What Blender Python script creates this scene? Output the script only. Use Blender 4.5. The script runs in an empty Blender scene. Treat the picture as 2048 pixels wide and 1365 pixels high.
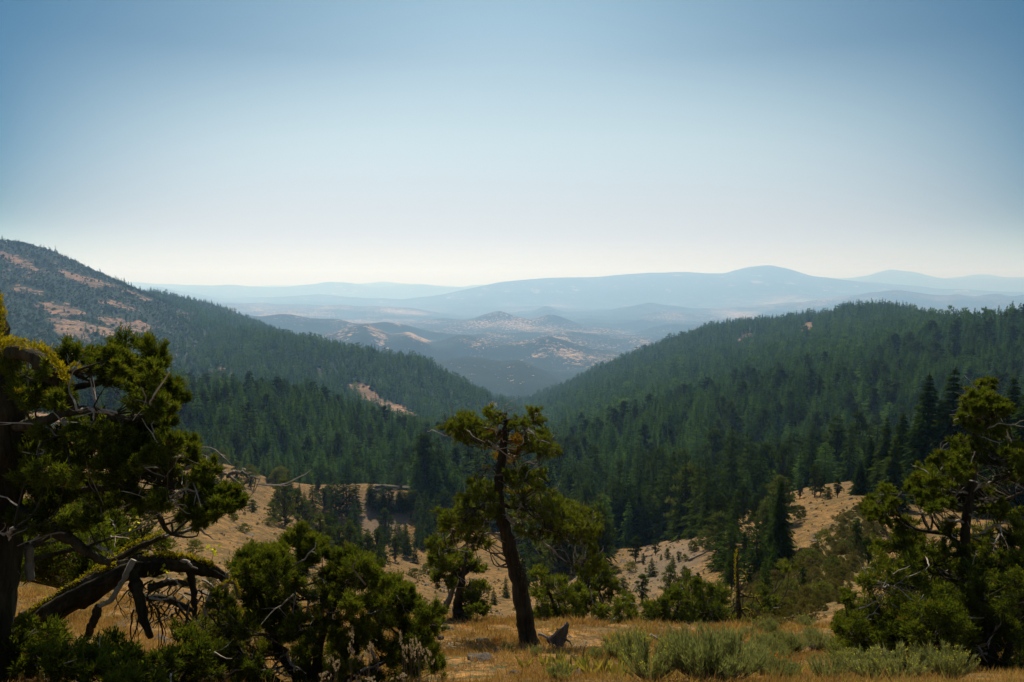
import bpy, math, random
import numpy as np

# ---------------------------------------------------------------- camera, sky, sun, exposure
SC = bpy.context.scene
COL = SC.collection
F = 1593.0                      # focal length in photo pixels (2048 wide)
PITCH = math.atan((682.5 - 548.0) / F)
CP, SP = math.cos(PITCH), math.sin(PITCH)
cam_d = bpy.data.cameras.new('camera'); cam = bpy.data.objects.new('camera', cam_d); COL.objects.link(cam)
cam_d.sensor_width = 36.0; cam_d.lens = F / 2048.0 * 36.0
cam_d.clip_start = 0.1; cam_d.clip_end = 200000.0
cam.location = (0, 0, 0); cam.rotation_euler = (math.pi / 2 - PITCH, 0, 0)
SC.camera = cam

SUN_AZ = math.radians(-10.0)    # measured from +Y (view direction) towards +X
SUN_EL = math.radians(50.0)
SKY_MID = [(0.0, (.575, .60, .735)), (.08, (.65, .57, .575)), (.20, (.89, .78, .61)), (.34, (.80, .79, .62)), (.5, (.61, .73, .61)), (.62, (.55, .68, .58)), (.85, (1.6, 1.6, 1.02)), (1.0, (1.7, 1.7, 1.05))]  # top stops brighten the unseen high sky as added fill light
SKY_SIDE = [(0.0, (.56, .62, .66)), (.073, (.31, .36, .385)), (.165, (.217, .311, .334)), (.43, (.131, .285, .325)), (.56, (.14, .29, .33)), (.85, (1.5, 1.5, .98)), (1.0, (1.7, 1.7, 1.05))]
W = bpy.data.worlds.new('World'); SC.world = W; W.use_nodes = True
nt = W.node_tree; nt.nodes.clear()
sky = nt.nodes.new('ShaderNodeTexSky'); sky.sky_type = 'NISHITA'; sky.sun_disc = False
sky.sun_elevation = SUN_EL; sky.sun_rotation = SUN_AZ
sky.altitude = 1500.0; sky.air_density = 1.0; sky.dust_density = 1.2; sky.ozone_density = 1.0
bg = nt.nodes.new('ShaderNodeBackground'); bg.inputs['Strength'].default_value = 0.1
wo = nt.nodes.new('ShaderNodeOutputWorld')
def wm(op, a, b=None, c=None, clamp=False):
    m = nt.nodes.new('ShaderNodeMath'); m.operation = op; m.use_clamp = clamp
    for s, v in zip(m.inputs, (a, b, c)):
        if v is None: continue
        if isinstance(v, bpy.types.NodeSocket): nt.links.new(v, s)
        else: s.default_value = v
    return m.outputs[0]
# sky multiplier: sides darkened like lens vignetting; high out-of-view sky brightened as added fill
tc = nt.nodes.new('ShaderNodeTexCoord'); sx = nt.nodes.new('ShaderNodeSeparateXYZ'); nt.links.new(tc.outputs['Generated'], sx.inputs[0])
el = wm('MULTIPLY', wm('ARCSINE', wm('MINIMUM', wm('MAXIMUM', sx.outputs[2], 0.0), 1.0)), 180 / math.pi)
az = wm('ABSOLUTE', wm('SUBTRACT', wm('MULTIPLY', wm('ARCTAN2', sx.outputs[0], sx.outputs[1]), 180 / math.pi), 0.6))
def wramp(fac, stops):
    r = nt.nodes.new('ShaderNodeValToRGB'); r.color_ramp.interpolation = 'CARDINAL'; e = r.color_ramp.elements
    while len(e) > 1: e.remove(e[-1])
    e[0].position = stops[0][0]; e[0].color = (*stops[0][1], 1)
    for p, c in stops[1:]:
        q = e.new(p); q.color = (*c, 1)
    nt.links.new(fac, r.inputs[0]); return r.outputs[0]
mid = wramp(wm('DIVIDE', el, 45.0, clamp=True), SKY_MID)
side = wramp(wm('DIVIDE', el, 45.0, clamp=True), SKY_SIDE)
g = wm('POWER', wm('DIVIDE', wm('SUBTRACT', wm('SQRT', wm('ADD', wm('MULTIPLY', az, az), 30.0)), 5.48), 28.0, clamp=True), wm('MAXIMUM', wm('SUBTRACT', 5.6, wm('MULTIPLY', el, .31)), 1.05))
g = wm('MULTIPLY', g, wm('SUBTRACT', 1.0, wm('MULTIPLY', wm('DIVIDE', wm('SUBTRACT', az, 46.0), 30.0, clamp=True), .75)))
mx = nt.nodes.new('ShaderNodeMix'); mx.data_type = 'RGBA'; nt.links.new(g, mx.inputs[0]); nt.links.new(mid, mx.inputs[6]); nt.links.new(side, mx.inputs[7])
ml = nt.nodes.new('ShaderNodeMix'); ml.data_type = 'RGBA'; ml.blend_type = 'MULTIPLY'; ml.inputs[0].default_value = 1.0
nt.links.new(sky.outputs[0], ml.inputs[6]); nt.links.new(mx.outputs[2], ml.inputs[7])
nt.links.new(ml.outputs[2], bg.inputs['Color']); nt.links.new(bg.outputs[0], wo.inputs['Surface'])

sun_d = bpy.data.lights.new('sun', 'SUN'); sun_d.energy = 4.0; sun_d.angle = math.radians(0.53); sun_d.color = (1.0, 0.915, 0.76)
sun = bpy.data.objects.new('sun', sun_d); COL.objects.link(sun)
# a sun lamp shines along its local -Z
sd = (math.sin(SUN_AZ) * math.cos(SUN_EL), math.cos(SUN_AZ) * math.cos(SUN_EL), math.sin(SUN_EL))
import mathutils
sun.rotation_euler = mathutils.Vector(sd).to_track_quat('Z', 'Y').to_euler()
sun.location = (0, 0, 300)

SC.view_settings.view_transform = 'Standard'; SC.view_settings.look = 'None'
SC.view_settings.gamma = 1.0; SC.view_settings.exposure = 0.55; SC.view_settings.use_curve_mapping = False
SC.render.engine = 'CYCLES'
SC.cycles.use_denoising = True
SC.cycles.max_bounces = 6; SC.cycles.diffuse_bounces = 2; SC.cycles.glossy_bounces = 1
SC.cycles.transmission_bounces = 3; SC.cycles.volume_bounces = 1; SC.cycles.transparent_max_bounces = 4
SC.cycles.use_adaptive_sampling = True; SC.cycles.adaptive_threshold = 0.01

rng = np.random.default_rng(7)
random.seed(7)

# ---------------------------------------------------------------- pixels of the photograph <-> the place
def P(px, py, Y):
    u = (px - 1024.0) / F; v = (682.5 - py) / F
    k = Y / (CP + v * SP)
    return np.array((u * k, Y, (v * CP - SP) * k))
def to_px(x, y, z):
    d = y * CP - z * SP
    return 1024.0 + F * x / d, 682.5 - F * (z * CP + y * SP) / d

# ---------------------------------------------------------------- noise
def _hash(ix, iy, seed):
    h = (ix.astype(np.int64) * 374761393 + iy.astype(np.int64) * 668265263 + seed * 1442695041) & 0xFFFFFFFF
    h = ((h ^ (h >> 13)) * 1274126177) & 0xFFFFFFFF
    return ((h ^ (h >> 16)) & 0xFFFF) / 65535.0 * (2 * math.pi)
def perlin(x, y, seed=0):
    ix = np.floor(x); iy = np.floor(y); fx = x - ix; fy = y - iy
    def g(ox, oy):
        a = _hash(ix + ox, iy + oy, seed)
        return np.cos(a) * (fx - ox) + np.sin(a) * (fy - oy)
    u = fx * fx * fx * (fx * (fx * 6 - 15) + 10); v = fy * fy * fy * (fy * (fy * 6 - 15) + 10)
    a = g(0, 0); b = g(1, 0); c = g(0, 1); d = g(1, 1)
    return ((a + u * (b - a)) * (1 - v) + (c + u * (d - c)) * v) * 1.41
def fbm(x, y, L, octs=4, seed=0):
    s = 0.0; a = 1.0
    for o in range(octs):
        s = s + a * perlin(x / L + 17.3 * o, y / L - 9.1 * o, seed + o); a *= 0.5; L *= 0.5
    return s
def sstep(a, b, x):
    t = np.clip((x - a) / (b - a), 0, 1); return t * t * (3 - 2 * t)

# ---------------------------------------------------------------- terrain: ground lines across the view, each at its real distance
GL = [
 (3,    'z', -2.3), 
 (11,   'p', [(0,1362),(600,1372),(1024,1368),(2048,1372)]),
 (17,   'p', [(0,1290),(500,1322),(1060,1326),(1500,1338),(2048,1345)]),
 (25,   'p', [(0,1225),(500,1272),(1060,1285),(1500,1298),(2048,1310)]),
 (32,   'p', [(0,1180),(400,1225),(870,1240),(1100,1254),(1500,1264),(2048,1285)]),
 (60,   'p', [(0,1120),(300,1150),(600,1200),(750,1215),(880,1238),(1000,1245),(1300,1255),(1500,1235),(1700,1195),(2048,1190)]),
 (110,  'p', [(0,1040),(300,1062),(450,1105),(600,1135),(720,1170),(850,1195),(950,1215),(1060,1225),(1200,1215),(1350,1195),(1500,1160),(1700,1090),(2048,1060)]),
 (170,  'p', [(0,960),(300,1005),(430,1022),(560,1062),(700,1115),(800,1140),(900,1175),(1000,1185),(1120,1165),(1230,1135),(1380,1090),(1480,1055),(1600,1020),(1700,995),(2048,960)]),
 (235,  'p', [(0,930),(300,962),(430,985),(520,1018),(650,1075),(780,1120),(900,1150),(1000,1150),(1130,1125),(1230,1105),(1390,1065),(1480,1035),(1560,1000),(1620,980),(1700,968),(2048,930)]),
 (300,  'p', [(0,905),(300,935),(450,970),(560,1020),(640,1062),(740,1088),(850,1092),(1000,1110),(1200,1100),(1400,1068),(1560,1025),(1650,1005),(1750,985),(2048,950)]),
 (360,  'p', [(0,880),(300,905),(430,930),(540,962),(630,972),(680,971),(780,968),(835,975),(900,1010),(1000,1050),(1150,1060),(1300,1050),(1450,1030),(1600,1005),(1750,975),(2048,935)]),
 (470,  'p', [(0,860),(300,890),(430,915),(540,958),(640,985),(740,992),(830,992),(920,1005),(1000,1005),(1200,995),(1400,970),(1600,955),(1750,925),(2048,880)]),
 (750,  'p', [(0,800),(350,802),(450,806),(560,814),(640,832),(720,858),(800,880),(900,905),(1000,925),(1060,930),(1150,905),(1300,870),(1400,842),(1600,800),(1800,760),(2048,735)]),
 (1100, 'p', [(0,775),(350,812),(600,842),(720,862),(850,888),(1000,900),(1060,905),(1200,850),(1400,795),(1600,745),(1800,695),(2000,655),(2048,652)]),
 (1500, 'p', [(0,705),(200,725),(350,745),(500,755),(600,765),(700,790),(850,825),(1000,860),(1070,868),(1200,805),(1400,745),(1600,700),(1700,672),(1780,650),(1850,645),(1900,650),(1970,662),(2048,672)]),
 (2000, 'p', [(0,600),(200,640),(350,680),(450,682),(560,682),(640,694),(700,708),(760,714),(820,720),(860,735),(900,762),(950,788),(1000,812),(1050,835),(1100,820),(1200,775),(1300,735),(1400,705),(1480,690),(1540,675),(1620,655),(1660,642),(1700,622),(1740,619),(1780,616),(1830,630),(1900,660),(2048,700)]),
 (2600, 'p', [(0,482),(50,492),(110,512),(190,550),(240,572),(270,585),(330,612),(400,640),(480,665),(560,685),(640,700),(760,728),(850,750),(900,775),(1000,815),(1050,822),(1100,800),(1200,745),(1260,718),(1330,692),(1420,668),(1500,655),(1560,648),(1620,640),(1680,645),(1780,660),(2048,730)]),
 (3300, 'p', [(0,560),(200,580),(285,589),(340,604),(400,620),(450,632),(520,655),(600,685),(760,735),(850,765),(1000,815),(1050,815),(1100,800),(1200,765),(1500,720),(2048,740)]),
 (4600, 'p', [(0,660),(400,665),(600,700),(850,728),(930,724),(1000,728),(1040,723),(1085,740),(1150,765),(1300,760),(2048,740)]),
 (5300, 'p', [(0,670),(600,712),(850,742),(1000,745),(1100,748),(1300,738),(2048,730)]),
 (6500, 'p', [(0,645),(550,682),(620,684),(680,665),(735,648),(780,668),(820,662),(862,688),(890,686),(920,676),(1000,690),(1060,694),(1095,685),(1180,700),(1250,706),(1400,712),(2048,700)]),
 (7400, 'p', [(0,640),(500,655),(735,672),(920,692),(1095,700),(1250,712),(2048,690)]),
 (8500, 'p', [(0,625),(450,642),(520,638),(560,633),(620,640),(680,636),(722,646),(768,637),(800,645),(860,664),(950,676),(1100,676),(1250,692),(1400,690),(2048,660)]),
 (10000,'p', [(0,640),(520,648),(800,662),(1000,668),(1250,676),(2048,660)]),
 (11500,'p', [(0,630),(700,655),(850,652),(930,646),(970,633),(1000,626),(1030,638),(1060,644),(1100,637),(1150,648),(1200,656),(1250,670),(1300,665),(1500,650),(1700,640),(2048,640)]),
 (14000,'p', [(0,632),(500,634),(800,645),(1000,645),(1200,645),(1500,640),(2048,620)]),
 (18000,'p', [(0,616),(300,607),(500,615),(640,622),(760,615),(850,626),(900,632),(1060,630),(1092,616),(1130,630),(1200,628),(1300,613),(1450,628),(1600,612),(1700,594),(1790,586),(1880,598),(1916,592),(1950,599),(1995,592),(2020,597),(2048,592)]),
 (22000,'p', [(0,612),(500,610),(700,612),(1000,620),(1300,622),(1700,606),(2048,602)]),
 (28000,'p', [(0,596),(240,588),(290,574),(315,571),(345,580),(430,596),(520,605),(640,600),(700,601),(800,605),(860,597),(920,584),(1000,570),(1090,561),(1200,553),(1300,546),(1380,550),(1450,556),(1500,545),(1540,540),(1580,545),(1640,556),(1720,568),(1800,576),(1880,586),(2048,592)]),
 (33000,'p', [(0,592),(315,585),(600,600),(860,600),(1300,565),(1540,560),(2048,596)]),
 (40000,'p', [(0,566),(250,568),(350,574),(460,573),(500,578),(560,577),(610,571),(660,564),(700,567),(740,574),(780,576),(840,569),(900,577),(1000,575),(1300,565),(1500,565),(1680,561),(1740,552),(1780,541),(1830,549),(1900,562),(1960,559),(2048,560)]),
 (50000,'p', [(0,575),(700,576),(765,567),(810,571),(860,578),(1000,574),(1340,556),(1395,546),(1440,552),(1700,562),(1890,558),(1965,552),(2010,559),(2048,558)]),
 (60000,'p', [(0,575),(2048,572)]),
]
Y0 = 8.0
S_ = np.linspace(-0.98, 0.98, 620)
T_ = np.linspace(math.log(2.5), math.log(60000 + Y0), 980)
knT = [math.log(2.4)]; knE = [np.full(S_.shape, -1.2 / 2.4)]
for Y, kind, data in GL:
    if kind == 'z':
        e = np.full(S_.shape, data / (Y + Y0))
    else:
        a = np.array(data, float)
        px = np.concatenate([[a[0, 0] - 700], a[:, 0], [a[-1, 0] + 700]])
        dl = np.clip((a[1, 1] - a[0, 1]) / (a[1, 0] - a[0, 0]), -.3, .3); dr = np.clip((a[-1, 1] - a[-2, 1]) / (a[-1, 0] - a[-2, 0]), -.3, .3)
        py = np.concatenate([[a[0, 1] - 120 * dl], a[:, 1], [a[-1, 1] + 120 * dr]])
        fine = np.linspace(px[0], px[-1], 1400); pf = np.interp(fine, px, py)
        k = np.ones(7) / 7; pf = np.convolve(np.pad(pf, 3, mode='edge'), k, 'valid')
        pts = np.array([P(p, q, Y) for p, q in zip(fine, pf)])
        e = np.interp(S_, pts[:, 0] / (Y + Y0), pts[:, 2]) / (Y + Y0)
    knT.append(math.log(Y + Y0)); knE.append(e)
knT = np.array(knT); knE = np.array(knE)
def pchip(kt, kv, t):
    h = np.diff(kt)[:, None]; d = np.diff(kv, axis=0) / h
    m = np.zeros_like(kv)
    w1 = 2 * h[1:] + h[:-1]; w2 = h[1:] + 2 * h[:-1]
    with np.errstate(divide='ignore', invalid='ignore'):
        hm = (w1 + w2) / (w1 / d[:-1] + w2 / d[1:])
    m[1:-1] = np.where(d[:-1] * d[1:] > 0, hm, 0.0)
    m[0] = d[0]; m[-1] = d[-1]
    out = np.zeros((len(t), kv.shape[1]))
    idx = np.clip(np.searchsorted(kt, t) - 1, 0, len(kt) - 2)
    for r, (i, tt) in enumerate(zip(idx, t)):
        hh = kt[i + 1] - kt[i]; q = (tt - kt[i]) / hh
        out[r] = ((2*q**3 - 3*q*q + 1) * kv[i] + (q**3 - 2*q*q + q) * hh * m[i] + (-2*q**3 + 3*q*q) * kv[i + 1] + (q**3 - q*q) * hh * m[i + 1])
    return out
GE = pchip(knT, knE, T_)
R_ = np.exp(T_)[:, None]                      # Y + Y0
GX = S_[None, :] * R_; GY = np.repeat(R_ - Y0, len(S_), 1); GZ = GE * R_
for L, seed in ((0.5, 1), (1.6, 2), (5, 3), (16, 4), (50, 5), (160, 6), (500, 7), (1600, 8), (5000, 9)):
    w = sstep(L * 60, L * 20, R_) * sstep(L * 2.0, L * 6.0, R_)
    if L < 3: w = sstep(L * 70, L * 30, R_)
    n = perlin(GX / L, GY / L, seed)
    if L >= 160: n = 0.55 * n + 0.5 * (0.35 - np.abs(perlin(GX / L / 1.4 + 5, GY / L / 1.4, seed + 20)))   # gullied flanks
    GZ = GZ + w * n * L * ({160: .08, 500: .15, 1600: .09}.get(L, .05) if L >= 160 else .05) * (1 if L < 160 else np.where(R_ > 3300, 1.0, .6))
# low bunch-grass hummocks on the meadow
def H(x, y):
    x = np.asarray(x, float); y = np.asarray(y, float)
    t = np.log(np.maximum(y + Y0, 2.51)); s = x / np.maximum(y + Y0, 2.51)
    i = np.clip((t - T_[0]) / (T_[1] - T_[0]), 0, len(T_) - 1.001); j = np.clip((s - S_[0]) / (S_[1] - S_[0]), 0, len(S_) - 1.001)
    i0 = i.astype(int); j0 = j.astype(int); fi = i - i0; fj = j - j0
    return (GZ[i0, j0] * (1 - fj) + GZ[i0, j0 + 1] * fj) * (1 - fi) + (GZ[i0 + 1, j0] * (1 - fj) + GZ[i0 + 1, j0 + 1] * fj) * fi
_YS = np.exp(np.linspace(math.log(6), math.log(50000), 6000))
def hit(px, py, ymin=6.0):
    """where the ray through a photo pixel first meets the ground beyond ymin"""
    v = (682.5 - py) / F; u = (px - 1024.0) / F
    ys = _YS[_YS >= ymin]; k = ys / (CP + v * SP)
    x = u * k; z = (v * CP - SP) * k
    b = z < H(x, ys)
    i = int(np.argmax(b)) if b.any() else len(ys) - 1
    return np.array((x[i], ys[i], float(H(x[i], ys[i]))))
# what of the ground the camera's place looks upon: running horizon along each column
_ang = GZ / np.maximum(GY, 0.5)
_ang[GY[:, 0] < 3] = -9
HOR = np.maximum.accumulate(_ang, axis=0)
def seen(x, y, ztop):
    t = np.log(np.maximum(y + Y0, 2.51)); s = x / (y + Y0)
    i = np.clip(((t - T_[0]) / (T_[1] - T_[0])).astype(int) - 1, 0, len(T_) - 1); j = np.clip(((s - S_[0]) / (S_[1] - S_[0])).astype(int), 0, len(S_) - 1)
    return ztop / y > HOR[i, j]

# ---------------------------------------------------------------- materials
def nodes_of(name):
    m = bpy.data.materials.new(name); m.use_nodes = True; n = m.node_tree; n.nodes.clear()
    out = n.nodes.new('ShaderNodeOutputMaterial'); return m, n, out
def N(n, typ, **kw):
    nd = n.nodes.new(typ)
    for k, v in kw.items():
        if k.startswith('i_'): nd.inputs[k[2:].replace('_', ' ')].default_value = v
        else: setattr(nd, k, v)
    return nd
def ramp(n, fac, stops):
    r = n.nodes.new('ShaderNodeValToRGB'); e = r.color_ramp.elements
    while len(e) > 1: e.remove(e[-1])
    e[0].position = stops[0][0]; e[0].color = (*stops[0][1], 1)
    for p, c in stops[1:]:
        q = e.new(p); q.color = (*c, 1)
    n.links.new(fac, r.inputs[0]); return r.outputs[0]
def mixc(n, fac, a, b, mode='MIX'):
    m = n.nodes.new('ShaderNodeMix'); m.data_type = 'RGBA'; m.blend_type = mode
    for s, v in ((m.inputs[0], fac), (m.inputs[6], a), (m.inputs[7], b)):
        if isinstance(v, bpy.types.NodeSocket): n.links.new(v, s)
        elif isinstance(v, (int, float)): s.default_value = v
        else: s.default_value = (*v, 1)
    return m.outputs[2]
def mth(n, op, a, b=None, c=None, clamp=False):
    m = n.nodes.new('ShaderNodeMath'); m.operation = op; m.use_clamp = clamp
    for s, v in zip(m.inputs, (a, b, c)):
        if v is None: continue
        if isinstance(v, bpy.types.NodeSocket): n.links.new(v, s)
        else: s.default_value = v
    return m.outputs[0]
def noise(n, vec, scale, detail=4, rough=0.55):
    t = N(n, 'ShaderNodeTexNoise'); t.inputs['Scale'].default_value = scale; t.inputs['Detail'].default_value = detail; t.inputs['Roughness'].default_value = rough
    n.links.new(vec, t.inputs['Vector']); return t.outputs['Fac']

def ground_mat(name, fine, broad, scrub, tan_a, tan_b, bump, soft=.06):
    """tan soil and dry grass, with scrub where the cover attribute asks for it"""
    m, n, out = nodes_of(name)
    geo = N(n, 'ShaderNodeNewGeometry'); pos = geo.outputs['Position']
    at = N(n, 'ShaderNodeAttribute', attribute_name='cover')
    sep = N(n, 'ShaderNodeSeparateColor'); n.links.new(at.outputs['Color'], sep.inputs[0])
    nf = noise(n, pos, fine, 5, .65); nb = noise(n, pos, broad, 4, .55); nff = noise(n, pos, fine * 4.3, 3, .6)
    tan = mixc(n, ramp(n, nb, [(.40, (0, 0, 0)), (.60, (1, 1, 1))]), tan_a, tan_b)
    tan = mixc(n, 1.0, tan, ramp(n, nff, [(.38, (.52, .52, .52)), (.5, (1, 1, 1)), (.64, (1.4, 1.32, 1.22))]), 'MULTIPLY')
    nm_ = noise(n, pos, fine * .32, 5, .7); tan = mixc(n, 1.0, tan, ramp(n, nm_, [(.38, (.50, .53, .55)), (.5, (1, 1, 1)), (.63, (1.4, 1.28, 1.1))]), 'MULTIPLY')
    green = mixc(n, nf, scrub[1], scrub[2])
    # cover R: woodland and scrub, G: green low shrubs, B: grey stony soil
    k = mth(n, 'ADD', mth(n, 'MULTIPLY', mth(n, 'SUBTRACT', nf, .5), 4.0), mth(n, 'ADD', mth(n, 'MULTIPLY', mth(n, 'SUBTRACT', nb, .5), 1.4), sep.outputs[0]))
    mr = N(n, 'ShaderNodeMapRange', interpolation_type='SMOOTHSTEP'); n.links.new(k, mr.inputs[0]); mr.inputs[1].default_value = .5 - soft; mr.inputs[2].default_value = .5 + soft
    tan = mixc(n, sep.outputs[2], tan, (.15, .115, .085))
    tan = mixc(n, mth(n, 'MULTIPLY', sep.outputs[1], ramp(n, nf, [(.38, (0, 0, 0)), (.56, (1, 1, 1))])), tan, green)
    col = mixc(n, mr.outputs[0], tan, mixc(n, nff, scrub[0], scrub[1]))
    b = N(n, 'ShaderNodeBsdfPrincipled'); b.inputs['Roughness'].default_value = .95; b.inputs['Specular IOR Level'].default_value = .1
    n.links.new(col, b.inputs['Base Color'])
    bp = N(n, 'ShaderNodeBump'); bp.inputs['Strength'].default_value = .9; bp.inputs['Distance'].default_value = bump
    n.links.new(mth(n, 'ADD', nf, mth(n, 'MULTIPLY', mr.outputs[0], .6)), bp.inputs['Height']); n.links.new(bp.outputs[0], b.inputs['Normal'])
    n.links.new(b.outputs[0], out.inputs['Surface']); return m
DRY = ((.20, .118, .070), (.245, .15, .092))
M_near = ground_mat('dry slope soil', 2.2, .22, ((.05, .05, .02), (.10, .10, .035), (.17, .14, .05)), (.108, .068, .022), (.215, .120, .039), .16)
M_hill = ground_mat('hill ground', .055, .008, ((.008, .020, .005), (.016, .032, .008), (.045, .056, .018)), *DRY, 2.5, .10)
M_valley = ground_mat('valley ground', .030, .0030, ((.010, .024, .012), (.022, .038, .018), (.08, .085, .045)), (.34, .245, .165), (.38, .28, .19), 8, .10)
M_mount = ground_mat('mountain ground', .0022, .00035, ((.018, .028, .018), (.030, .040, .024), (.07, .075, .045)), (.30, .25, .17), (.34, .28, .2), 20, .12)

# ---------------------------------------------------------------- where woods, scrub and bare soil lie (in photo pixels and distance)
GPX, GPY = to_px(GX, np.maximum(GY, 1.0), GZ)
def ell(px, py, cx, cy, rx, ry, rot=0.0):
    a = math.radians(rot); dx = px - cx; dy = py - cy
    u = (dx * math.cos(a) + dy * math.sin(a)) / rx; v = (-dx * math.sin(a) + dy * math.cos(a)) / ry
    return np.sqrt(u * u + v * v)
BARE = [  # tan openings on the wooded hills: ymin, ymax, px, py, rx, ry, rot
 (1150, 2000, 735, 795, 38, 17, 35), (1150, 2000, 790, 822, 44, 15, 25), (1150, 2000, 712, 778, 20, 12, 20), (1150, 2000, 835, 842, 22, 9, 30), (1000, 1900, 727, 852, 10, 12, 0),
 (1400, 2100, 985, 812, 10, 16, 40), (1250, 2600, 1370, 845, 26, 20, 60), (1000, 2300, 1690, 690, 5, 28, -70), (900, 1500, 1780, 697, 18, 6, 0),
 (1500, 2300, 1490, 675, 16, 5, -25), (900, 1500, 1930, 645, 60, 5, 10), (1200, 2200, 1615, 655, 10, 18, 30),
 (1500, 2400, 470, 660, 16, 8, 20),
]
def wooded(x, y, px, py):
    """0 bare .. 1 closed conifer wood"""
    w = sstep(400, 470, y) * sstep(3900, 3000, y)
    w = np.where((y < 470) & (y > 255) & (px > 1150) & (px < 1760), 1.0, w)          # the grove behind the pale slope
    w = np.where((y < 470) & (y > 340) & (px < 1200) & (px > 830), 1.0, w)
    w = np.where((y < 620) & (y > 365) & (px < 560), sstep(450, 620, y + (px - 330) * .4), w)
    # the grassy flank of the big hill on the left
    edge = 395 + 60 * perlin(x / 260.0, y / 260.0, 31) + (px > 250) * np.clip((y - 2000) * -.04, -60, 40)
    w = np.where((y > 1150) & (y < 3050), w * sstep(-70, 60, px - edge), w)
    w = np.where((y > 2650) & (px < 300), w * 0.1, w)
    for y0, y1, cx, cy, rx, ry, rot in BARE:
        d = ell(px, py, cx, cy, rx, ry, rot) + .5 * perlin(x / 45.0, y / 45.0, 33)
        w = np.where((y > y0) & (y < y1) & (d < 1), 0.0, w)
    return w
def cover():
    n1 = fbm(GX / R_ * 20, np.log(R_) * 40, 1.0, 4, 41)          # patches of about the same size in view
    nm = fbm(GX, GY * .6, 420.0, 4, 43); nl = fbm(GX, GY * .5, 1500.0, 4, 44); nh = fbm(GX, GY * .45, 5200.0, 5, 45)
    R = wooded(GX, GY, GPX, GPY)
    R = np.where(R > .5, 1.0, R)
    G = np.zeros_like(R); B = np.zeros_like(R)
    near = GY < 400
    R = np.where(near & (R < .5), np.clip(.06 + .30 * fbm(GX, GY, 18.0, 3, 47), -.1, .34), R)
    # greener brush on the right hand slope
    g = sstep(1.0, .45, ell(GPX, GPY, 1600, 1170, 190, 80, -25)) + sstep(1, .5, ell(GPX, GPY, 1720, 1060, 60, 60)) + .8 * sstep(1.0, .5, ell(GPX, GPY, 1450, 1260, 260, 40))
    G = np.where(near, np.clip(g + .25 * n1, 0, 1), G)
    B = np.where(near, np.clip(sstep(1, .3, ell(GPX, GPY, 1330, 1130, 130, 70, -25)) * .55 + sstep(1, .5, ell(GPX, GPY, 760, 1030, 80, 60)) * .6, 0, 1), B)
    # the grassy hill: scrub in bands
    hill = (GY > 1150) & (GY < 3300) & (R < .5)
    lit = np.zeros_like(R)  # bare tan patches where the scrub thins
    for cx, cy, rx, ry, rot in ((120, 618, 60, 14, 8), (170, 655, 80, 12, 14), (250, 650, 70, 16, 10), (150, 668, 60, 12, 20), (30, 520, 60, 10, 25), (250, 582, 70, 7, 20), (165, 560, 60, 9, 20), (240, 612, 50, 8, 15), (60, 585, 40, 8, 10), (380, 632, 30, 6, 15)):
        lit = np.maximum(lit, sstep(1.15, .55, ell(GPX, GPY, cx, cy, rx, ry, rot) + .25 * n1))
    sc = np.clip(1.12 + .40 * fbm(GX, GY * .7, 210.0, 4, 48) - .98 * lit, .04, 1.4)
    R = np.where(hill & (GPX < 430), np.where(GY > 3000, .9, sc), R)
    G = np.where(hill, .35, G)
    # hills and flats far below
    v = (GY > 3900)
    Rv = np.clip(1.0 + .42 * nm + .30 * nl, .05, 1.4)
    for y0, y1, cx, cy, rx, ry, rot, k in ((5600, 7300, 755, 668, 34, 9, 38, -.6), (5600, 7300, 835, 675, 30, 9, 25, -.7), (4200, 5200, 1065, 735, 16, 5, 35, -.4), (3900, 5200, 1030, 760, 90, 40, 0, .35), (5600, 7300, 940, 715, 60, 10, 0, -.12), (10500, 12500, 1040, 650, 30, 9, 30, -.3), (8000, 9500, 795, 648, 14, 5, 30, -.6), (8000, 9500, 712, 642, 10, 4, 0, -.4),
                                              (5600, 7300, 1080, 712, 18, 6, 0, -.5), (5600, 7300, 760, 690, 22, 7, 20, -.5)):
        Rv = np.where((GY > y0) & (GY < y1), Rv + k * sstep(1.2, .5, ell(GPX, GPY, cx, cy, rx, ry, rot) + .3 * n1), Rv)
    Rf = np.clip(.86 + .42 * nl + .32 * nh, .1, 1.3)
    for cx, cy, rx, ry, rot, k in ((800, 624, 60, 6, 4, -.5), (1120, 668, 150, 18, 0, -.32), (1400, 632, 160, 16, 0, -.45), (1010, 650, 90, 10, 0, -.22), (640, 600, 200, 8, 0, -.15), (480, 622, 150, 5, 0, -.25), (1240, 645, 90, 7, 3, .5), (900, 636, 150, 5, 0, .4), (620, 636, 130, 5, 0, .4), (1200, 690, 60, 10, 0, -.2)):
        Rf = Rf + k * sstep(1.2, .4, ell(GPX, GPY, cx, cy, rx, ry, rot))
    R = np.where(v, np.where(GY > 9300, Rf, Rv), R); R = np.where((GY > 3300) & (GY < 5200) & (GPX > 380), 1.22 + .30 * nm, R)
    R = np.where(GY > 23500, 1.0, R)
    # blend of the valley behind the last wooded ridge
    return np.stack([R, G, B, np.ones_like(R)], -1)
COV = cover()

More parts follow.
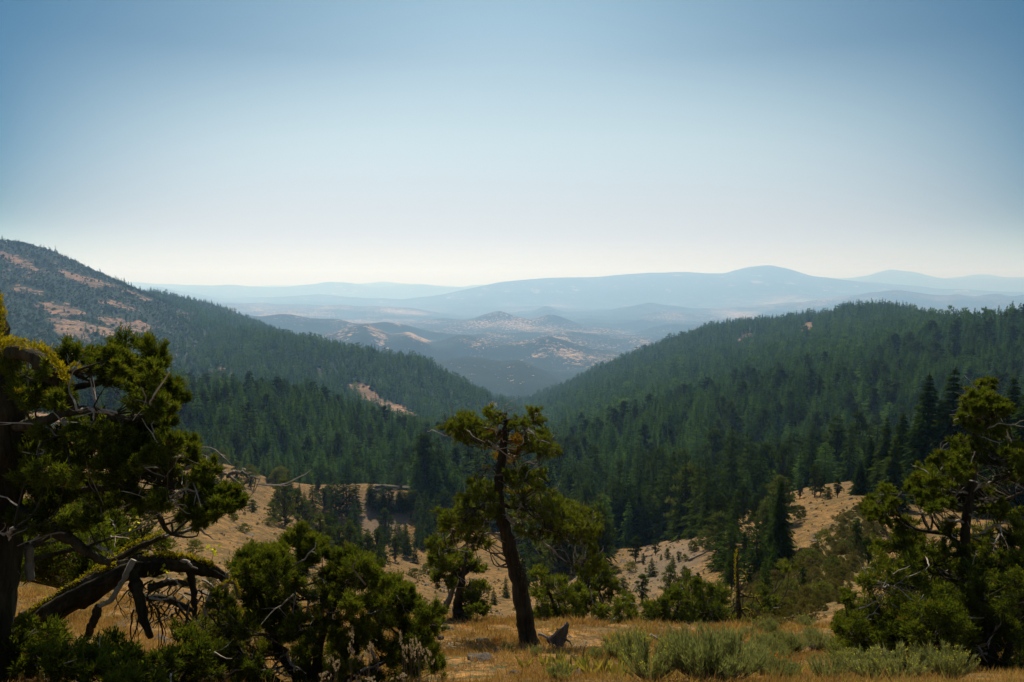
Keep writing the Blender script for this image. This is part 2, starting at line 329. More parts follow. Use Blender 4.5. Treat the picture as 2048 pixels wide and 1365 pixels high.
def link(o, parent=None):
    COL.objects.link(o)
    if parent is not None: o.parent = parent
    return o
def tag(o, label=None, cat=None, group=None, kind=None):
    if label: o['label'] = label
    if cat: o['category'] = cat
    if group: o['group'] = group
    if kind: o['kind'] = kind
    return o
def raw_mesh(name, V, faces_flat, sizes, mat_idx=None, smooth=False, col=None, colname='tint'):
    me = bpy.data.meshes.new(name)
    V = np.asarray(V, np.float32); ff = np.asarray(faces_flat, np.int32); sz = np.asarray(sizes, np.int32)
    me.vertices.add(len(V)); me.vertices.foreach_set('co', V.ravel())
    me.loops.add(len(ff)); me.loops.foreach_set('vertex_index', ff)
    me.polygons.add(len(sz)); st = np.zeros(len(sz), np.int32); st[1:] = np.cumsum(sz)[:-1]
    me.polygons.foreach_set('loop_start', st); me.polygons.foreach_set('loop_total', sz)
    if mat_idx is not None: me.polygons.foreach_set('material_index', np.asarray(mat_idx, np.int32))
    me.polygons.foreach_set('use_smooth', np.full(len(sz), smooth))
    if col is not None:
        a = me.color_attributes.new(colname, 'FLOAT_COLOR', 'POINT'); a.data.foreach_set('color', np.asarray(col, np.float32).ravel())
    me.update(calc_edges=True); me.validate(); return me
def terrain_piece(name, ya, yb, mat):
    r0 = int(np.searchsorted(GY[:, 0], ya)) ; r1 = int(np.searchsorted(GY[:, 0], yb))
    r0 = max(0, r0 - 1) if r0 else 0; r1 = min(r1, len(T_) - 1)
    nr = r1 - r0 + 1; nc = len(S_)
    V = np.stack([GX[r0:r1+1], GY[r0:r1+1], GZ[r0:r1+1]], -1).reshape(-1, 3)
    i, j = np.meshgrid(np.arange(nr - 1), np.arange(nc - 1), indexing='ij'); a = (i * nc + j).ravel()
    Fc = np.stack([a, a + 1, a + nc + 1, a + nc], -1)
    me = raw_mesh(name, V, Fc.ravel(), np.full(len(Fc), 4), smooth=True, col=COV[r0:r1+1].reshape(-1, 4), colname='cover')
    me.materials.append(mat); return tag(link(bpy.data.objects.new(name, me)), kind='structure')
terrain_piece('dry_hillside_ground', -10, 420, M_near)
terrain_piece('wooded_hills', 420, 3700, M_hill)
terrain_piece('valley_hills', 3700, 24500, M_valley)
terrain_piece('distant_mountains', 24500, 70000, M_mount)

# ---------------------------------------------------------------- haze
def haze_box():
    x0, x1, y0, y1, z0, z1 = -68000, 68000, -60, 60100, float(GZ.min()) - 1.5, max(float(GZ.max()), 160.0) + 25
    V = [(x, y, z) for x in (x0, x1) for y in (y0, y1) for z in (z0, z1)]
    Fc = [(0, 1, 3, 2), (4, 6, 7, 5), (0, 4, 5, 1), (2, 3, 7, 6), (0, 2, 6, 4), (1, 5, 7, 3)]
    me = bpy.data.meshes.new('haze'); me.from_pydata(V, [], Fc); me.update()
    m, n, out = nodes_of('haze air')
    v = N(n, 'ShaderNodeVolumePrincipled'); v.inputs['Color'].default_value = (.33, .585, 1.0, 1); v.inputs['Absorption Color'].default_value = (1, 1, 1, 1); v.inputs['Density'].default_value = 7.3e-5; v.inputs['Anisotropy'].default_value = .45
    n.links.new(v.outputs[0], out.inputs['Volume']); me.materials.append(m)
    tag(link(bpy.data.objects.new('haze', me)), kind='stuff')
haze_box()

# ---------------------------------------------------------------- foliage and wood materials
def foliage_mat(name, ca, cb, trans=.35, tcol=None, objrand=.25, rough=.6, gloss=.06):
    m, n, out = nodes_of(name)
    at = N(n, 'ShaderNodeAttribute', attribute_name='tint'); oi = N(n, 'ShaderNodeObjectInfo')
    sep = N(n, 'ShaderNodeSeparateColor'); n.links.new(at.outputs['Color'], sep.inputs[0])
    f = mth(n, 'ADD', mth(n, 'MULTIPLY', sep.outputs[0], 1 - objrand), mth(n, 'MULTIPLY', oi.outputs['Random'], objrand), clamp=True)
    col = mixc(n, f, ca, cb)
    # brown, dying sprays where the tint's second channel says so
    col = mixc(n, sep.outputs[1], col, (.16, .065, .018))
    col = mixc(n, sep.outputs[2], col, (.30, .27, .05))
    d = N(n, 'ShaderNodeBsdfDiffuse'); n.links.new(col, d.inputs[0])
    t = N(n, 'ShaderNodeBsdfTranslucent'); tc_ = mixc(n, 1.0, col, tcol or (1.25, 1.2, .7), 'MULTIPLY'); n.links.new(tc_, t.inputs[0])
    mx = N(n, 'ShaderNodeMixShader'); mx.inputs[0].default_value = trans; n.links.new(d.outputs[0], mx.inputs[1]); n.links.new(t.outputs[0], mx.inputs[2])
    n.links.new(mx.outputs[0], out.inputs['Surface']); return m
def bark_mat(name, ca, cb, scale=(9, 9, 1.6), bump=.03):
    m, n, out = nodes_of(name)
    tcn = N(n, 'ShaderNodeTexCoord'); mp = N(n, 'ShaderNodeMapping'); mp.inputs['Scale'].default_value = scale; n.links.new(tcn.outputs['Object'], mp.inputs[0])
    a = noise(n, mp.outputs[0], 1.0, 5, .7); b_ = noise(n, tcn.outputs['Object'], 1.7, 3, .6)
    col = mixc(n, ramp(n, a, [(.32, (0, 0, 0)), (.68, (1, 1, 1))]), ca, cb)
    col = mixc(n, 1.0, col, ramp(n, b_, [(.3, (.6, .6, .6)), (.7, (1.25, 1.25, 1.25))]), 'MULTIPLY')
    p = N(n, 'ShaderNodeBsdfPrincipled'); p.inputs['Roughness'].default_value = .9; p.inputs['Specular IOR Level'].default_value = .15; n.links.new(col, p.inputs['Base Color'])
    bp = N(n, 'ShaderNodeBump'); bp.inputs['Strength'].default_value = 1.0; bp.inputs['Distance'].default_value = bump; n.links.new(a, bp.inputs['Height']); n.links.new(bp.outputs[0], p.inputs['Normal'])
    n.links.new(p.outputs[0], out.inputs['Surface']); return m
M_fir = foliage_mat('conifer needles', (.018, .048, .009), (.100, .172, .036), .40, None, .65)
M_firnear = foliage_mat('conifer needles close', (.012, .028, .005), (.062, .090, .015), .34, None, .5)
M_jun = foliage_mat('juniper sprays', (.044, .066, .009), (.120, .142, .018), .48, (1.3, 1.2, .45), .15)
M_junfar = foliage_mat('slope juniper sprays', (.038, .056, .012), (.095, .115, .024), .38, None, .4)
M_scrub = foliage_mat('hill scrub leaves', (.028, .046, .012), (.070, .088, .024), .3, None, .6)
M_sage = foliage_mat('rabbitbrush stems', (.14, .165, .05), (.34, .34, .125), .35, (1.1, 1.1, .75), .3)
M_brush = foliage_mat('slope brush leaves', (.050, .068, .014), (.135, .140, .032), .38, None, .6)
M_yellow = foliage_mat('yellow blossom', (.42, .36, .03), (.55, .48, .05), .35, (1.1, 1.1, .5), .2)
M_cream = foliage_mat('cream blossom', (.36, .28, .17), (.50, .40, .26), .3, (1.05, 1.0, .8), .2)
M_orange = foliage_mat('orange petals', (.50, .13, .015), (.62, .22, .02), .3, (1.1, 1.0, .5), .2)
M_straw = foliage_mat('dry grass blades', (.22, .12, .035), (.44, .28, .11), .40, (1.1, 1.0, .6), .2)
M_leaf = foliage_mat('broad dry leaves', (.14, .16, .03), (.36, .27, .09), .4, (1.2, 1.15, .4), .3)
M_bright = foliage_mat('backlit yellow leaves', (.45, .42, .03), (.60, .56, .05), .6, (1.2, 1.2, .4), .2)
M_moss = foliage_mat('wolf lichen', (.20, .17, .012), (.40, .33, .02), .35, (1.2, 1.1, .4), .1)
M_bark = bark_mat('dark juniper bark', (.018, .015, .008), (.080, .062, .034), (11, 11, 1.3), .05)
M_firbark = bark_mat('conifer bark', (.030, .024, .018), (.070, .055, .040), (4, 4, 1))
M_dead = bark_mat('bleached dead wood', (.20, .16, .12), (.46, .39, .31), (14, 14, 3), .01)
M_greywood = bark_mat('weathered grey wood', (.10, .085, .065), (.26, .22, .17), (11, 11, 2), .015)
M_rock = bark_mat('dark basalt rock', (.05, .042, .034), (.14, .115, .085), (5, 5, 5), .03)

# ---------------------------------------------------------------- mesh building blocks
class MB:
    """collects tubes, blades and lumps into one mesh"""
    def __init__(s): s.V = []; s.F = []; s.S = []; s.M = []; s.C = []; s.n = 0
    def add(s, V, F, size, mat=0, col=(.5, 0, 0)):
        V = np.asarray(V, float).reshape(-1, 3); F = np.asarray(F, int)
        s.V.append(V); s.F.append((F + s.n).ravel()); nf = F.size // size; s.S.append(np.full(nf, size)); s.M.append(np.full(nf, mat))
        c = np.asarray(col, float); c = np.broadcast_to(c if c.ndim == 2 else c[None, :], (len(V), 3)); s.C.append(c); s.n += len(V)
    def tube(s, pts, rad, sides=6, mat=0, rough=0.0, col=(.5, 0, 0), cap=True):
        pts = np.asarray(pts, float); n = len(pts); rad = np.broadcast_to(np.asarray(rad, float), (n,))
        t = np.gradient(pts, axis=0); t /= np.linalg.norm(t, axis=1)[:, None] + 1e-12
        a = np.array((1.0, 0, 0)) if abs(t[0, 0]) < .8 else np.array((0, 1.0, 0))
        ang = np.linspace(0, 2 * math.pi, sides, endpoint=False); ring = np.zeros((n, sides, 3)); fr_ = np.random.default_rng(n * 31 + sides); fur = fr_.uniform(-1, 1, sides); fph = fr_.uniform(0, 6.28, sides)
        for i in range(n):
            u = a - t[i] * a.dot(t[i]); u /= np.linalg.norm(u) + 1e-12; w = np.cross(t[i], u); a = u
            r = rad[i] * (1 + rough * (fur + .6 * np.sin(fph + i * .5) + .35 * np.sin(2.3 * fph + i * .9 + 1))) if rough else np.full(sides, rad[i])
            ring[i] = pts[i] + (np.cos(ang) * r)[:, None] * u + (np.sin(ang) * r)[:, None] * w
        i, j = np.meshgrid(np.arange(n - 1), np.arange(sides), indexing='ij'); k = (j + 1) % sides
        s.add(ring.reshape(-1, 3), np.stack([i * sides + j, i * sides + k, (i + 1) * sides + k, (i + 1) * sides + j], -1).reshape(-1, 4), 4, mat, col)
        if cap:
            for q, rev in ((0, True), (n - 1, False)):
                f = np.arange(sides); f = f[::-1] if rev else f
                s.add(ring[q], f[None, :], sides, mat, col)
    def blades(s, base, d, L, w, mat=0, tint=.5, g=None, b=None, kink=.45, rs=None):
        """narrow diamond blades: base points, unit directions, lengths, widths"""
        base = np.asarray(base, float); n = len(base)
        if n == 0: return
        rs = rs or rng
        d = d / (np.linalg.norm(d, axis=1)[:, None] + 1e-9); L = np.broadcast_to(L, (n,))[:, None]; w = np.broadcast_to(w, (n,))[:, None]
        r = rs.normal(size=(n, 3)); sd_ = np.cross(d, r); sd_ /= np.linalg.norm(sd_, axis=1)[:, None] + 1e-9
        V = np.stack([base, base + d * L * kink + sd_ * w * .5, base + d * L, base + d * L * kink - sd_ * w * .5], 1).reshape(-1, 3)
        c = np.zeros((n, 3)); c[:, 0] = tint
        if g is not None: c[:, 1] = g
        if b is not None: c[:, 2] = b
        s.add(V, np.arange(n * 4).reshape(-1, 4), 4, mat, np.repeat(c, 4, 0))
    def mesh(s, name, mats, smooth=False):
        me = raw_mesh(name, np.concatenate(s.V), np.concatenate(s.F), np.concatenate(s.S), np.concatenate(s.M), smooth, np.concatenate([np.concatenate(s.C), np.ones((s.n, 1))], 1))
        for m in mats: me.materials.append(m)
        return me
    def obj(s, name, mats, parent=None, smooth=False, linked=True):
        if s.n == 0: return None
        o = bpy.data.objects.new(name, s.mesh(name, mats, smooth))
        return link(o, parent) if linked else o
def unit(v): return v / (np.linalg.norm(v, axis=-1, keepdims=True) + 1e-9)

# ---------------------------------------------------------------- conifers (unit height)
def conifer(seed, whorls, per, blades, width=.17, droop=.35, bare=.06, shape=1.0, top=1.0, mid=.0, leafw=.03, ragged=.35, lean=0.0):
    """crown and trunk of a conifer one unit high: whorls of drooping boughs, each bough a spray of leafy blades"""
    rs = np.random.default_rng(seed); cr = MB(); tr = MB()
    B = []; D = []; L = []; Wd = []; T = []
    for k in range(whorls):
        f = (k + rs.uniform(-.3, .3)) / whorls; f = min(max(f, 0), .995)
        z = bare + (1 - bare) * f
        prof = (1 - f) ** shape * (1 - mid * (1 - f) ** 3)
        r0 = width * max(prof, .035)
        nb = max(3, int(per * (.45 + .55 * (1 - f)) + .5))
        a0 = rs.uniform(0, 6.28)
        for q in range(nb):
            a = a0 + q * 6.283 / nb + rs.uniform(-.35, .35)
            r = r0 * rs.uniform(1 - ragged * 1.3, 1 + ragged)
            out = np.array((math.cos(a), math.sin(a), 0)); up = .35 * (f - .25) - droop * (1 - f) + rs.uniform(-.12, .12)
            tip = out * r + np.array((0, 0, z + r * up)); root = np.array((0, 0, z + .012))
            tint = np.clip(rs.normal(.45, .2), 0, 1)
            for b in range(blades):
                t = (b + .5) / blades if blades > 1 else .35
                p = root + (tip - root) * (t * .85)
                side = 1 if b % 2 else -1
                sd = np.array((-out[1], out[0], 0)) * side
                dirv = (tip - root) / (np.linalg.norm(tip - root) + 1e-9) * (.75 if blades > 1 else 1) + sd * (rs.uniform(.25, .9) if blades > 1 else 0) + np.array((0, 0, rs.uniform(-.45, .25)))
                ln = (r * rs.uniform(.45, .7) * (1.05 - .45 * t) + .012) if blades > 1 else r * 1.05 + .01
                B.append(p if blades > 1 else root); D.append(dirv); L.append(ln); Wd.append(leafw * rs.uniform(.7, 1.3) * (.6 + .6 * (1 - f))); T.append(np.clip(tint + rs.normal(0, .1), 0, 1))
    # leader
    for q in range(5):
        B.append(np.array((0, 0, .93 + q * .008))); D.append(np.array((rs.uniform(-.25, .25), rs.uniform(-.25, .25), 1))); L.append(.07 * rs.uniform(.6, 1.1)); Wd.append(leafw * .5); T.append(.6)
    cr.blades(np.array(B), np.array(D), np.array(L), np.array(Wd), 0, np.array(T), rs=rs, kink=.5)
    tr.tube([(0, 0, -.04), (lean * .2, 0, .3), (lean * .1, 0, .65), (0, 0, .97)], [.016, .012, .008, .002], 6, 0)
    return cr, tr
def puffy(seed, h=1.0, rx=.3, n=26, blades_per=60, leaf=.05, leafw=.018, low=.05, flat=.0, trunk=True, open_=0.0):
    """rounded tree or shrub one unit high: clumps of leafy sprays carried on forking limbs"""
    rs = np.random.default_rng(seed); cr = MB(); tr = MB()
    cs = []
    for k in range(n):
        f = (k + .5) / n; z = low + (h - low) * f
        w = rx * math.sin(math.pi * min(.98, .12 + .86 * (f ** .8))) ** .7 * (1 if f < .75 else (1 - (f - .75) * 1.6))
        a = k * 2.399 + rs.uniform(-.6, .6); rr = w * math.sqrt(rs.uniform(.15, 1)) * rs.uniform(.7, 1.15)
        cs.append((rr * math.cos(a), rr * math.sin(a), z + rs.uniform(-.04, .04), rx * rs.uniform(.26, .42)))
    for (x, y, z, r) in cs:
        if rs.uniform() < open_: continue
        m = blades_per; v = unit(rs.normal(size=(m, 3))); v[:, 2] = np.abs(v[:, 2]) * .8 + v[:, 2] * .2
        p = np.array((x, y, z)) + v * (r * rs.uniform(.3, .95, (m, 1)) * np.array((1, 1, .8)))
        d = v * .7 + np.array((0, 0, .55)) + rs.normal(size=(m, 3)) * .3
        base = np.clip(rs.normal(.4, .2), 0, 1)
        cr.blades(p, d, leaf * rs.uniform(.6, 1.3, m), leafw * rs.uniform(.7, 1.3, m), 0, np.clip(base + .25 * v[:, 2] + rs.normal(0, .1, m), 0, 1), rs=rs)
        if trunk:
            root = np.array((0, 0, z * .45)); tr.tube([root, (root + (x, y, z)) * .5 + (0, 0, -.02), (x, y, z)], [.014, .009, .004], 4, 0)
    if trunk: tr.tube([(0, 0, -.06), (.01, .01, .2), (-.01, 0, .5), (0, 0, .8)], [.022, .018, .012, .004], 6, 0)
    return cr, tr
def joined(cr, tr, name, mats):
    """small copies: crown and trunk in one mesh of two materials"""
    m = MB(); 
    for src, k in ((cr, 0), (tr, 1)):
        off = m.n
        for V, Fq, S, C in zip(src.V, src.F, src.S, src.C):
            m.V.append(V); m.F.append(Fq + off); m.S.append(S); m.M.append(np.full(len(S), k)); m.C.append(C)
        m.n += src.n
    return m.mesh(name, mats)
FAR = [conifer(100 + i, 11, 6, 1, width=(.25, .21, .28, .22)[i], droop=.25, bare=.08, shape=(.9, .8, 1.0, .75)[i], leafw=.13, ragged=.35) for i in range(4)]
MID = [conifer(200 + i, 22, 8, 6, width=(.22, .18, .26, .20, .24)[i], droop=(.45, .3, .5, .6, .2)[i], bare=(.06, .12, .05, .1, .16)[i], shape=(.85, .7, .95, .75, .6)[i], leafw=.026, ragged=.45) for i in range(5)]
NEAR = [conifer(300 + i, 38, 12, 14, width=(.17, .15, .19)[i], droop=(.5, .4, .6)[i], bare=.05, shape=(.85, .75, .8)[i], leafw=.018, ragged=.4) for i in range(3)]
PINE = [puffy(400 + i, 1.0, (.20, .23, .18)[i], 32, 85, .05, .018, (.20, .16, .26)[i], open_=.12) for i in range(3)]
DENSE = [puffy(420 + i, 1.0, (.27, .32, .24)[i], 34, 75, .06, .022, .03) for i in range(3)]
BUSH = [puffy(440 + i, 1.0, (.62, .8, .7)[i], 26, 60, .13, .045, .05, trunk=False) for i in range(3)]

# ---------------------------------------------------------------- the far woods: one stand on all the hills
def scatter(y0, y1, spacing_fn, jitter, s0=-.80, s1=.80, seed=1):
    rs = np.random.default_rng(seed); xs = []; ys = []
    y = y0
    while y < y1:
        sp = spacing_fn(y); nx = int((s1 - s0) * (y + Y0) / sp)
        x = s0 * (y + Y0) + (np.arange(nx) + rs.uniform(-jitter, jitter, nx) + rs.uniform()) * sp
        xs.append(x); ys.append(y + rs.uniform(-jitter, jitter, nx) * sp); y += sp
    return np.concatenate(xs), np.concatenate(ys)
def hidden_collection(name, meshes):
    c = bpy.data.collections.new(name)
    for i, me in enumerate(meshes): c.objects.link(bpy.data.objects.new('%s_%02d' % (name, i), me))
    return c
def instancer(name, pts, scl, rotz, idx, coll, kind='stuff', label=None, cat=None, tilt=None):
    me = bpy.data.meshes.new(name); me.vertices.add(len(pts)); me.vertices.foreach_set('co', np.asarray(pts, np.float32).ravel())
    a = me.attributes.new('scl', 'FLOAT_VECTOR', 'POINT'); a.data.foreach_set('vector', np.asarray(scl, np.float32).ravel())
    a = me.attributes.new('rot', 'FLOAT_VECTOR', 'POINT'); r = np.zeros((len(pts), 3), np.float32); r[:, 2] = rotz
    if tilt is not None: r[:, 0] = tilt
    a.data.foreach_set('vector', r.ravel())
    a = me.attributes.new('idx', 'INT', 'POINT'); a.data.foreach_set('value', np.asarray(idx, np.int32))
    o = link(bpy.data.objects.new(name, me))
    g = bpy.data.node_groups.new(name, 'GeometryNodeTree')
    g.interface.new_socket('Geometry', in_out='INPUT', socket_type='NodeSocketGeometry'); g.interface.new_socket('Geometry', in_out='OUTPUT', socket_type='NodeSocketGeometry')
    gi = g.nodes.new('NodeGroupInput'); go = g.nodes.new('NodeGroupOutput'); ip = g.nodes.new('GeometryNodeInstanceOnPoints'); ci = g.nodes.new('GeometryNodeCollectionInfo')
    ci.inputs[0].default_value = coll; ci.inputs[1].default_value = True; ci.inputs[2].default_value = True
    def na(n_, t):
        q = g.nodes.new('GeometryNodeInputNamedAttribute'); q.data_type = t; q.inputs[0].default_value = n_; return q.outputs[0]
    e2r = g.nodes.new('FunctionNodeEulerToRotation')
    g.links.new(gi.outputs[0], ip.inputs['Points']); g.links.new(ci.outputs[0], ip.inputs['Instance']); ip.inputs['Pick Instance'].default_value = True
    g.links.new(na('idx', 'INT'), ip.inputs['Instance Index']); g.links.new(na('scl', 'FLOAT_VECTOR'), ip.inputs['Scale'])
    g.links.new(na('rot', 'FLOAT_VECTOR'), e2r.inputs[0]); g.links.new(e2r.outputs[0], ip.inputs['Rotation']); g.links.new(ip.outputs[0], go.inputs[0])
    md = o.modifiers.new('scatter', 'NODES'); md.node_group = g
    return tag(o, label, cat, None, kind)

def snag(seed):
    rs = np.random.default_rng(seed); cr = MB(); tr = MB(); tr.tube([(0, 0, -.04), (.004, 0, .5), (0, .004, 1.0)], [.014, .009, .002], 5, 0)
    for k in range(14):
        z = rs.uniform(.3, .95); a = rs.uniform(0, 6.28); l = .10 * (1.1 - z); tr.tube([(0, 0, z), (math.cos(a) * l, math.sin(a) * l, z - .01)], [.004, .0015], 3, 0)
    return tr.mesh('grey_snag', [M_greywood])
SNAGM = [snag(460 + i) for i in range(2)]
FARP = [puffy(470 + i, 1.0, (.24, .3)[i], 10, 16, .16, .06, .1, trunk=False) for i in range(2)]
FARM = [joined(c, t, 'far_conifer', [M_fir, M_firbark]) for c, t in FAR]
FARPM = [c.mesh('far_pine', [M_fir]) for c, t in FARP]
MIDM = [joined(c, t, 'conifer', [M_fir, M_firbark]) for c, t in MID]
MIDN = [joined(c, t, 'grove_conifer', [M_firnear, M_firbark]) for c, t in MID]
PINEM = [joined(c, t, 'grove_pine', [M_firnear, M_firbark]) for c, t in PINE]
DENSEM = [joined(c, t, 'slope_juniper', [M_junfar, M_firbark]) for c, t in DENSE]
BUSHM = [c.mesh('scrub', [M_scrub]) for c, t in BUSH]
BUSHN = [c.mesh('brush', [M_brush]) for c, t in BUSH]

def wood_points():
    x1, y1 = scatter(258, 1150, lambda y: 6.2 if y < 480 else 6.8 + (y - 480) * .002, .42, seed=11)
    x2, y2 = scatter(1150, 3700, lambda y: 8.2 + (y - 1150) * .0028, .45, seed=12)
    x = np.concatenate([x1, x2]); y = np.concatenate([y1, y2]); z = H(x, y)
    px, py = to_px(x, y, z)
    rs = np.random.default_rng(5)
    w = wooded(x, y, px, py)
    gap = fbm(x, y, 90.0, 3, 71)
    keep = (rs.uniform(size=len(x)) < w * np.clip(.96 - .5 * sstep(.15, .5, gap), 0, 1))
    h = np.clip(rs.lognormal(0, .33, len(x)), .4, 1.75) * np.where(y < 480, 18.0, np.where(y < 1150, 18.5, 16.5)) * (1 + .18 * np.clip(fbm(x, y, 150, 2, 72), -1, 1))
    h = np.where(w < .8, h * .7, h)
    sv = seen(x, y, z + h * .95)
    keep &= sv & (px > -260) & (px < 2310)
    return x[keep], y[keep], z[keep], h[keep], px[keep], py[keep]
WX, WY, WZ, WH, WPX, WPY = wood_points()
W_SIZE = WH / WY * F

# ---------------------------------------------------------------- the gnarled junipers close by
def empty(name, loc):
    o = bpy.data.objects.new(name, None); o.empty_display_size = .3; link(o); o.location = loc; return o
def child(mb, name, mats, root, base, smooth=False):
    if mb.n == 0: return None
    mb.V = [v - np.asarray(base) for v in mb.V]
    return mb.obj(name, mats, root, smooth)
def wiggle(pts, n, amp, rs):
    pts = np.asarray(pts, float); t = np.linspace(0, 1, len(pts)); u = np.linspace(0, 1, n)
    out = np.stack([np.interp(u, t, pts[:, k]) for k in range(3)], 1)
    if len(pts) > 2:
        for _ in range(2): out[1:-1] = .25 * out[:-2] + .5 * out[1:-1] + .25 * out[2:]
    nz = np.cumsum(rs.normal(size=(n, 3)), 0); nz -= np.linspace(0, 1, n)[:, None] * nz[-1]; nz -= nz[0] * (1 - np.linspace(0, 1, n))[:, None]
    return out + nz * amp
def px_path(lst, Y):
    """(px, py[, dY]) -> points in the place"""
    return np.array([P(q[0], q[1], Y + (q[2] if len(q) > 2 else 0)) for q in lst])
def lichen(mb, path, n, rs, spread=.03, L=.05, side=(0, 0, 1)):
    t = rs.uniform(0, len(path) - 1.001, n); i = t.astype(int); f = (t - i)[:, None]
    p = path[i] * (1 - f) + path[i + 1] * f
    d = np.asarray(side) * .8 + rs.normal(size=(n, 3)) * .7
    mb.blades(p + rs.normal(size=(n, 3)) * spread * .5 + np.asarray(side) * spread, d, L * rs.uniform(.4, 1.2, n), L * .35 * rs.uniform(.6, 1.3, n), 0, rs.uniform(.1, 1, n), rs=rs)
def juniper(name, label, Y, base_px, trunk, limbs, clumps, seed, depth=.5, copies=.7, nbl=190, bl=.12, bw=.02, twig_r=.016, dead=14, moss=(), brown=(), group=None, trunk_sides=14, tintshift=0.0, cat='juniper tree', base=None, furrow=.10, spread=1.0, split=0):
    rs = np.random.default_rng(seed); nbl = int(nbl * 1.8); copies += .55
    if base is None: b_ = P(base_px[0], base_px[1], Y); base = np.array((b_[0], Y, float(H(b_[0], Y))))
    root = empty(name, base); tag(root, label, cat, group)
    sk = []
    tr = MB()
    if trunk:
        pts = px_path([t[:2] + tuple(t[3:4]) for t in trunk], Y); rad = np.array([t[2] for t in trunk]) * Y / F
        n = len(pts) * 6; path = wiggle(pts, n, .006 * Y / 10, rs); rr = np.interp(np.linspace(0, 1, n), np.linspace(0, 1, len(pts)), rad)
        rr = rr * (1 + .06 * rs.normal(size=n)); tr.tube(path, rr, trunk_sides, 0, furrow)
        # spreading root flare
        if path[0][2] < base[2] + 1.2:
            for k in range(5):
                a = k * 1.26 + rs.uniform(-.4, .4); r0 = rr[0]
                q = [path[1] + (0, 0, r0 * .6), path[0] + np.array((math.cos(a), math.sin(a), 0)) * r0 * .9 + (0, 0, r0 * .15), path[0] + np.array((math.cos(a), math.sin(a), -.35)) * r0 * 2.0]
                tr.tube(wiggle(q, 7, .01, rs), np.linspace(r0 * .55, r0 * .12, 7), 7, 0, .1)
        sk.append((path, rr))
        child(tr, 'trunk', [M_bark], root, base, True)
    mats = {'bark': M_bark, 'dead': M_dead, 'grey': M_greywood}
    for lb in limbs:
        m, r0, r1, pl = lb
        lp = wiggle(px_path(pl, Y), max(8, len(pl) * 5), .010 * Y / 10, rs); rr = np.linspace(r0, r1, len(lp)) * Y / F
        o = MB(); o.tube(lp, rr * (1 + .08 * rs.normal(size=len(lp))), 9 if r0 > 8 else 6, 0, .08)
        if m == 'dead':
            for q in range(rs.integers(1, 4)):
                i = rs.integers(2, len(lp)); d = unit(rs.normal(size=3) + np.array((0, 0, .2)))
                o.tube(wiggle([lp[i], lp[i] + d * .12 * Y / 10, lp[i] + d * .2 * Y / 10 + rs.normal(size=3) * .05], 6, .006, rs), np.linspace(rr[i] * .5, rr[i] * .12, 6), 5, 0)
        child(o, 'limb', [mats[m]], root, base, True)
        sk.append((lp, rr))
    SKP = np.concatenate([s[0] for s in sk]) if sk else base[None, :]
    SKR = np.concatenate([s[1] for s in sk]) if sk else np.array([.03])
    cr = MB(); dw = MB(); starts = []
    allc = []
    for c in clumps:
        px, py, r = c[:3]; dy = c[3] if len(c) > 3 else rs.normal(0, depth)
        allc.append((px, py, r, dy, 1.0))
        k = copies
        while k > 0:
            if rs.uniform() < k: allc.append((px + rs.normal(0, r * .55), py + rs.normal(0, r * .45) + r * .15, r * rs.uniform(.7, 1.0), dy + rs.normal(0, depth * 1.1), .8))
            k -= 1
    if split:
        allc = [(px + rs.normal(0, r * .8), py + rs.normal(0, r * .55), r * .62, dy + rs.normal(0, depth * .3), w * 1.25 / split) for px, py, r, dy, w in allc for q in range(split)]
    for px, py, r, dy, w in allc:
        yy = max(3.0, Y + dy); c = P(px, py, yy); R = 1.22 * r * yy / F
        isb = any((px - bx) ** 2 + (py - by) ** 2 < br * br for bx, by, br in brown)
        dd = np.linalg.norm(SKP - c, axis=1) + np.maximum(0, SKP[:, 2] - c[2]) * .8
        i = int(np.argmin(dd)); s0 = SKP[i]
        midp = (s0 + c) / 2 + rs.normal(size=3) * .12 * np.linalg.norm(c - s0) - np.array((0, 0, .08 * np.linalg.norm(c - s0)))
        bp_ = wiggle([s0, midp, c], 8, .004 * Y / 10, rs); r_ = min(SKR[i] * .7, twig_r * (.6 + .8 * np.linalg.norm(c - s0)))
        cr.tube(bp_, np.linspace(r_, .004 * Y / 10, 8), 5, 1, cap=False)
        starts.append(bp_)
        ns = max(5, int(7 * (R / .16) ** .5)); v = unit(rs.normal(size=(ns, 3)) + np.array((0, 0, .25)))
        sp = c + v * R * (rs.uniform(.45, .95, (ns, 1)) if spread == 1 else np.abs(rs.normal(.6, .45, (ns, 1))) * spread) * np.array((1, 1, .9))
        dirs = unit(v * .75 + np.array((0, 0, .6)) + rs.normal(size=(ns, 3)) * .25)
        m = max(8, int(nbl * w / ns)); ctint = np.clip(rs.normal(.45, .16) + tintshift, 0, 1)
        for q in range(ns):
            cr.tube([c + (bp_[-2] - c) * .3, (c + sp[q]) / 2, sp[q] + dirs[q] * R * .25], [.005 * Y / 10, .004 * Y / 10, .002 * Y / 10], 3, 1, cap=False)
            t = rs.uniform(-.75, 1, (m, 1)); b = sp[q] + dirs[q] * t * R * .42 + rs.normal(size=(m, 3)) * R * .13 * spread
            d = dirs[q] * .8 + rs.normal(size=(m, 3)) * .55
            gg = np.where(rs.uniform(size=m) < (.85 if isb else .025), rs.uniform(.5, 1, m), 0)
            cr.blades(b, d, bl * rs.uniform(.5, 1.25, m), bw * rs.uniform(.6, 1.3, m), 0, np.clip(ctint + rs.normal(0, .15, m) + .25 * t[:, 0], 0, 1), g=gg, rs=rs)
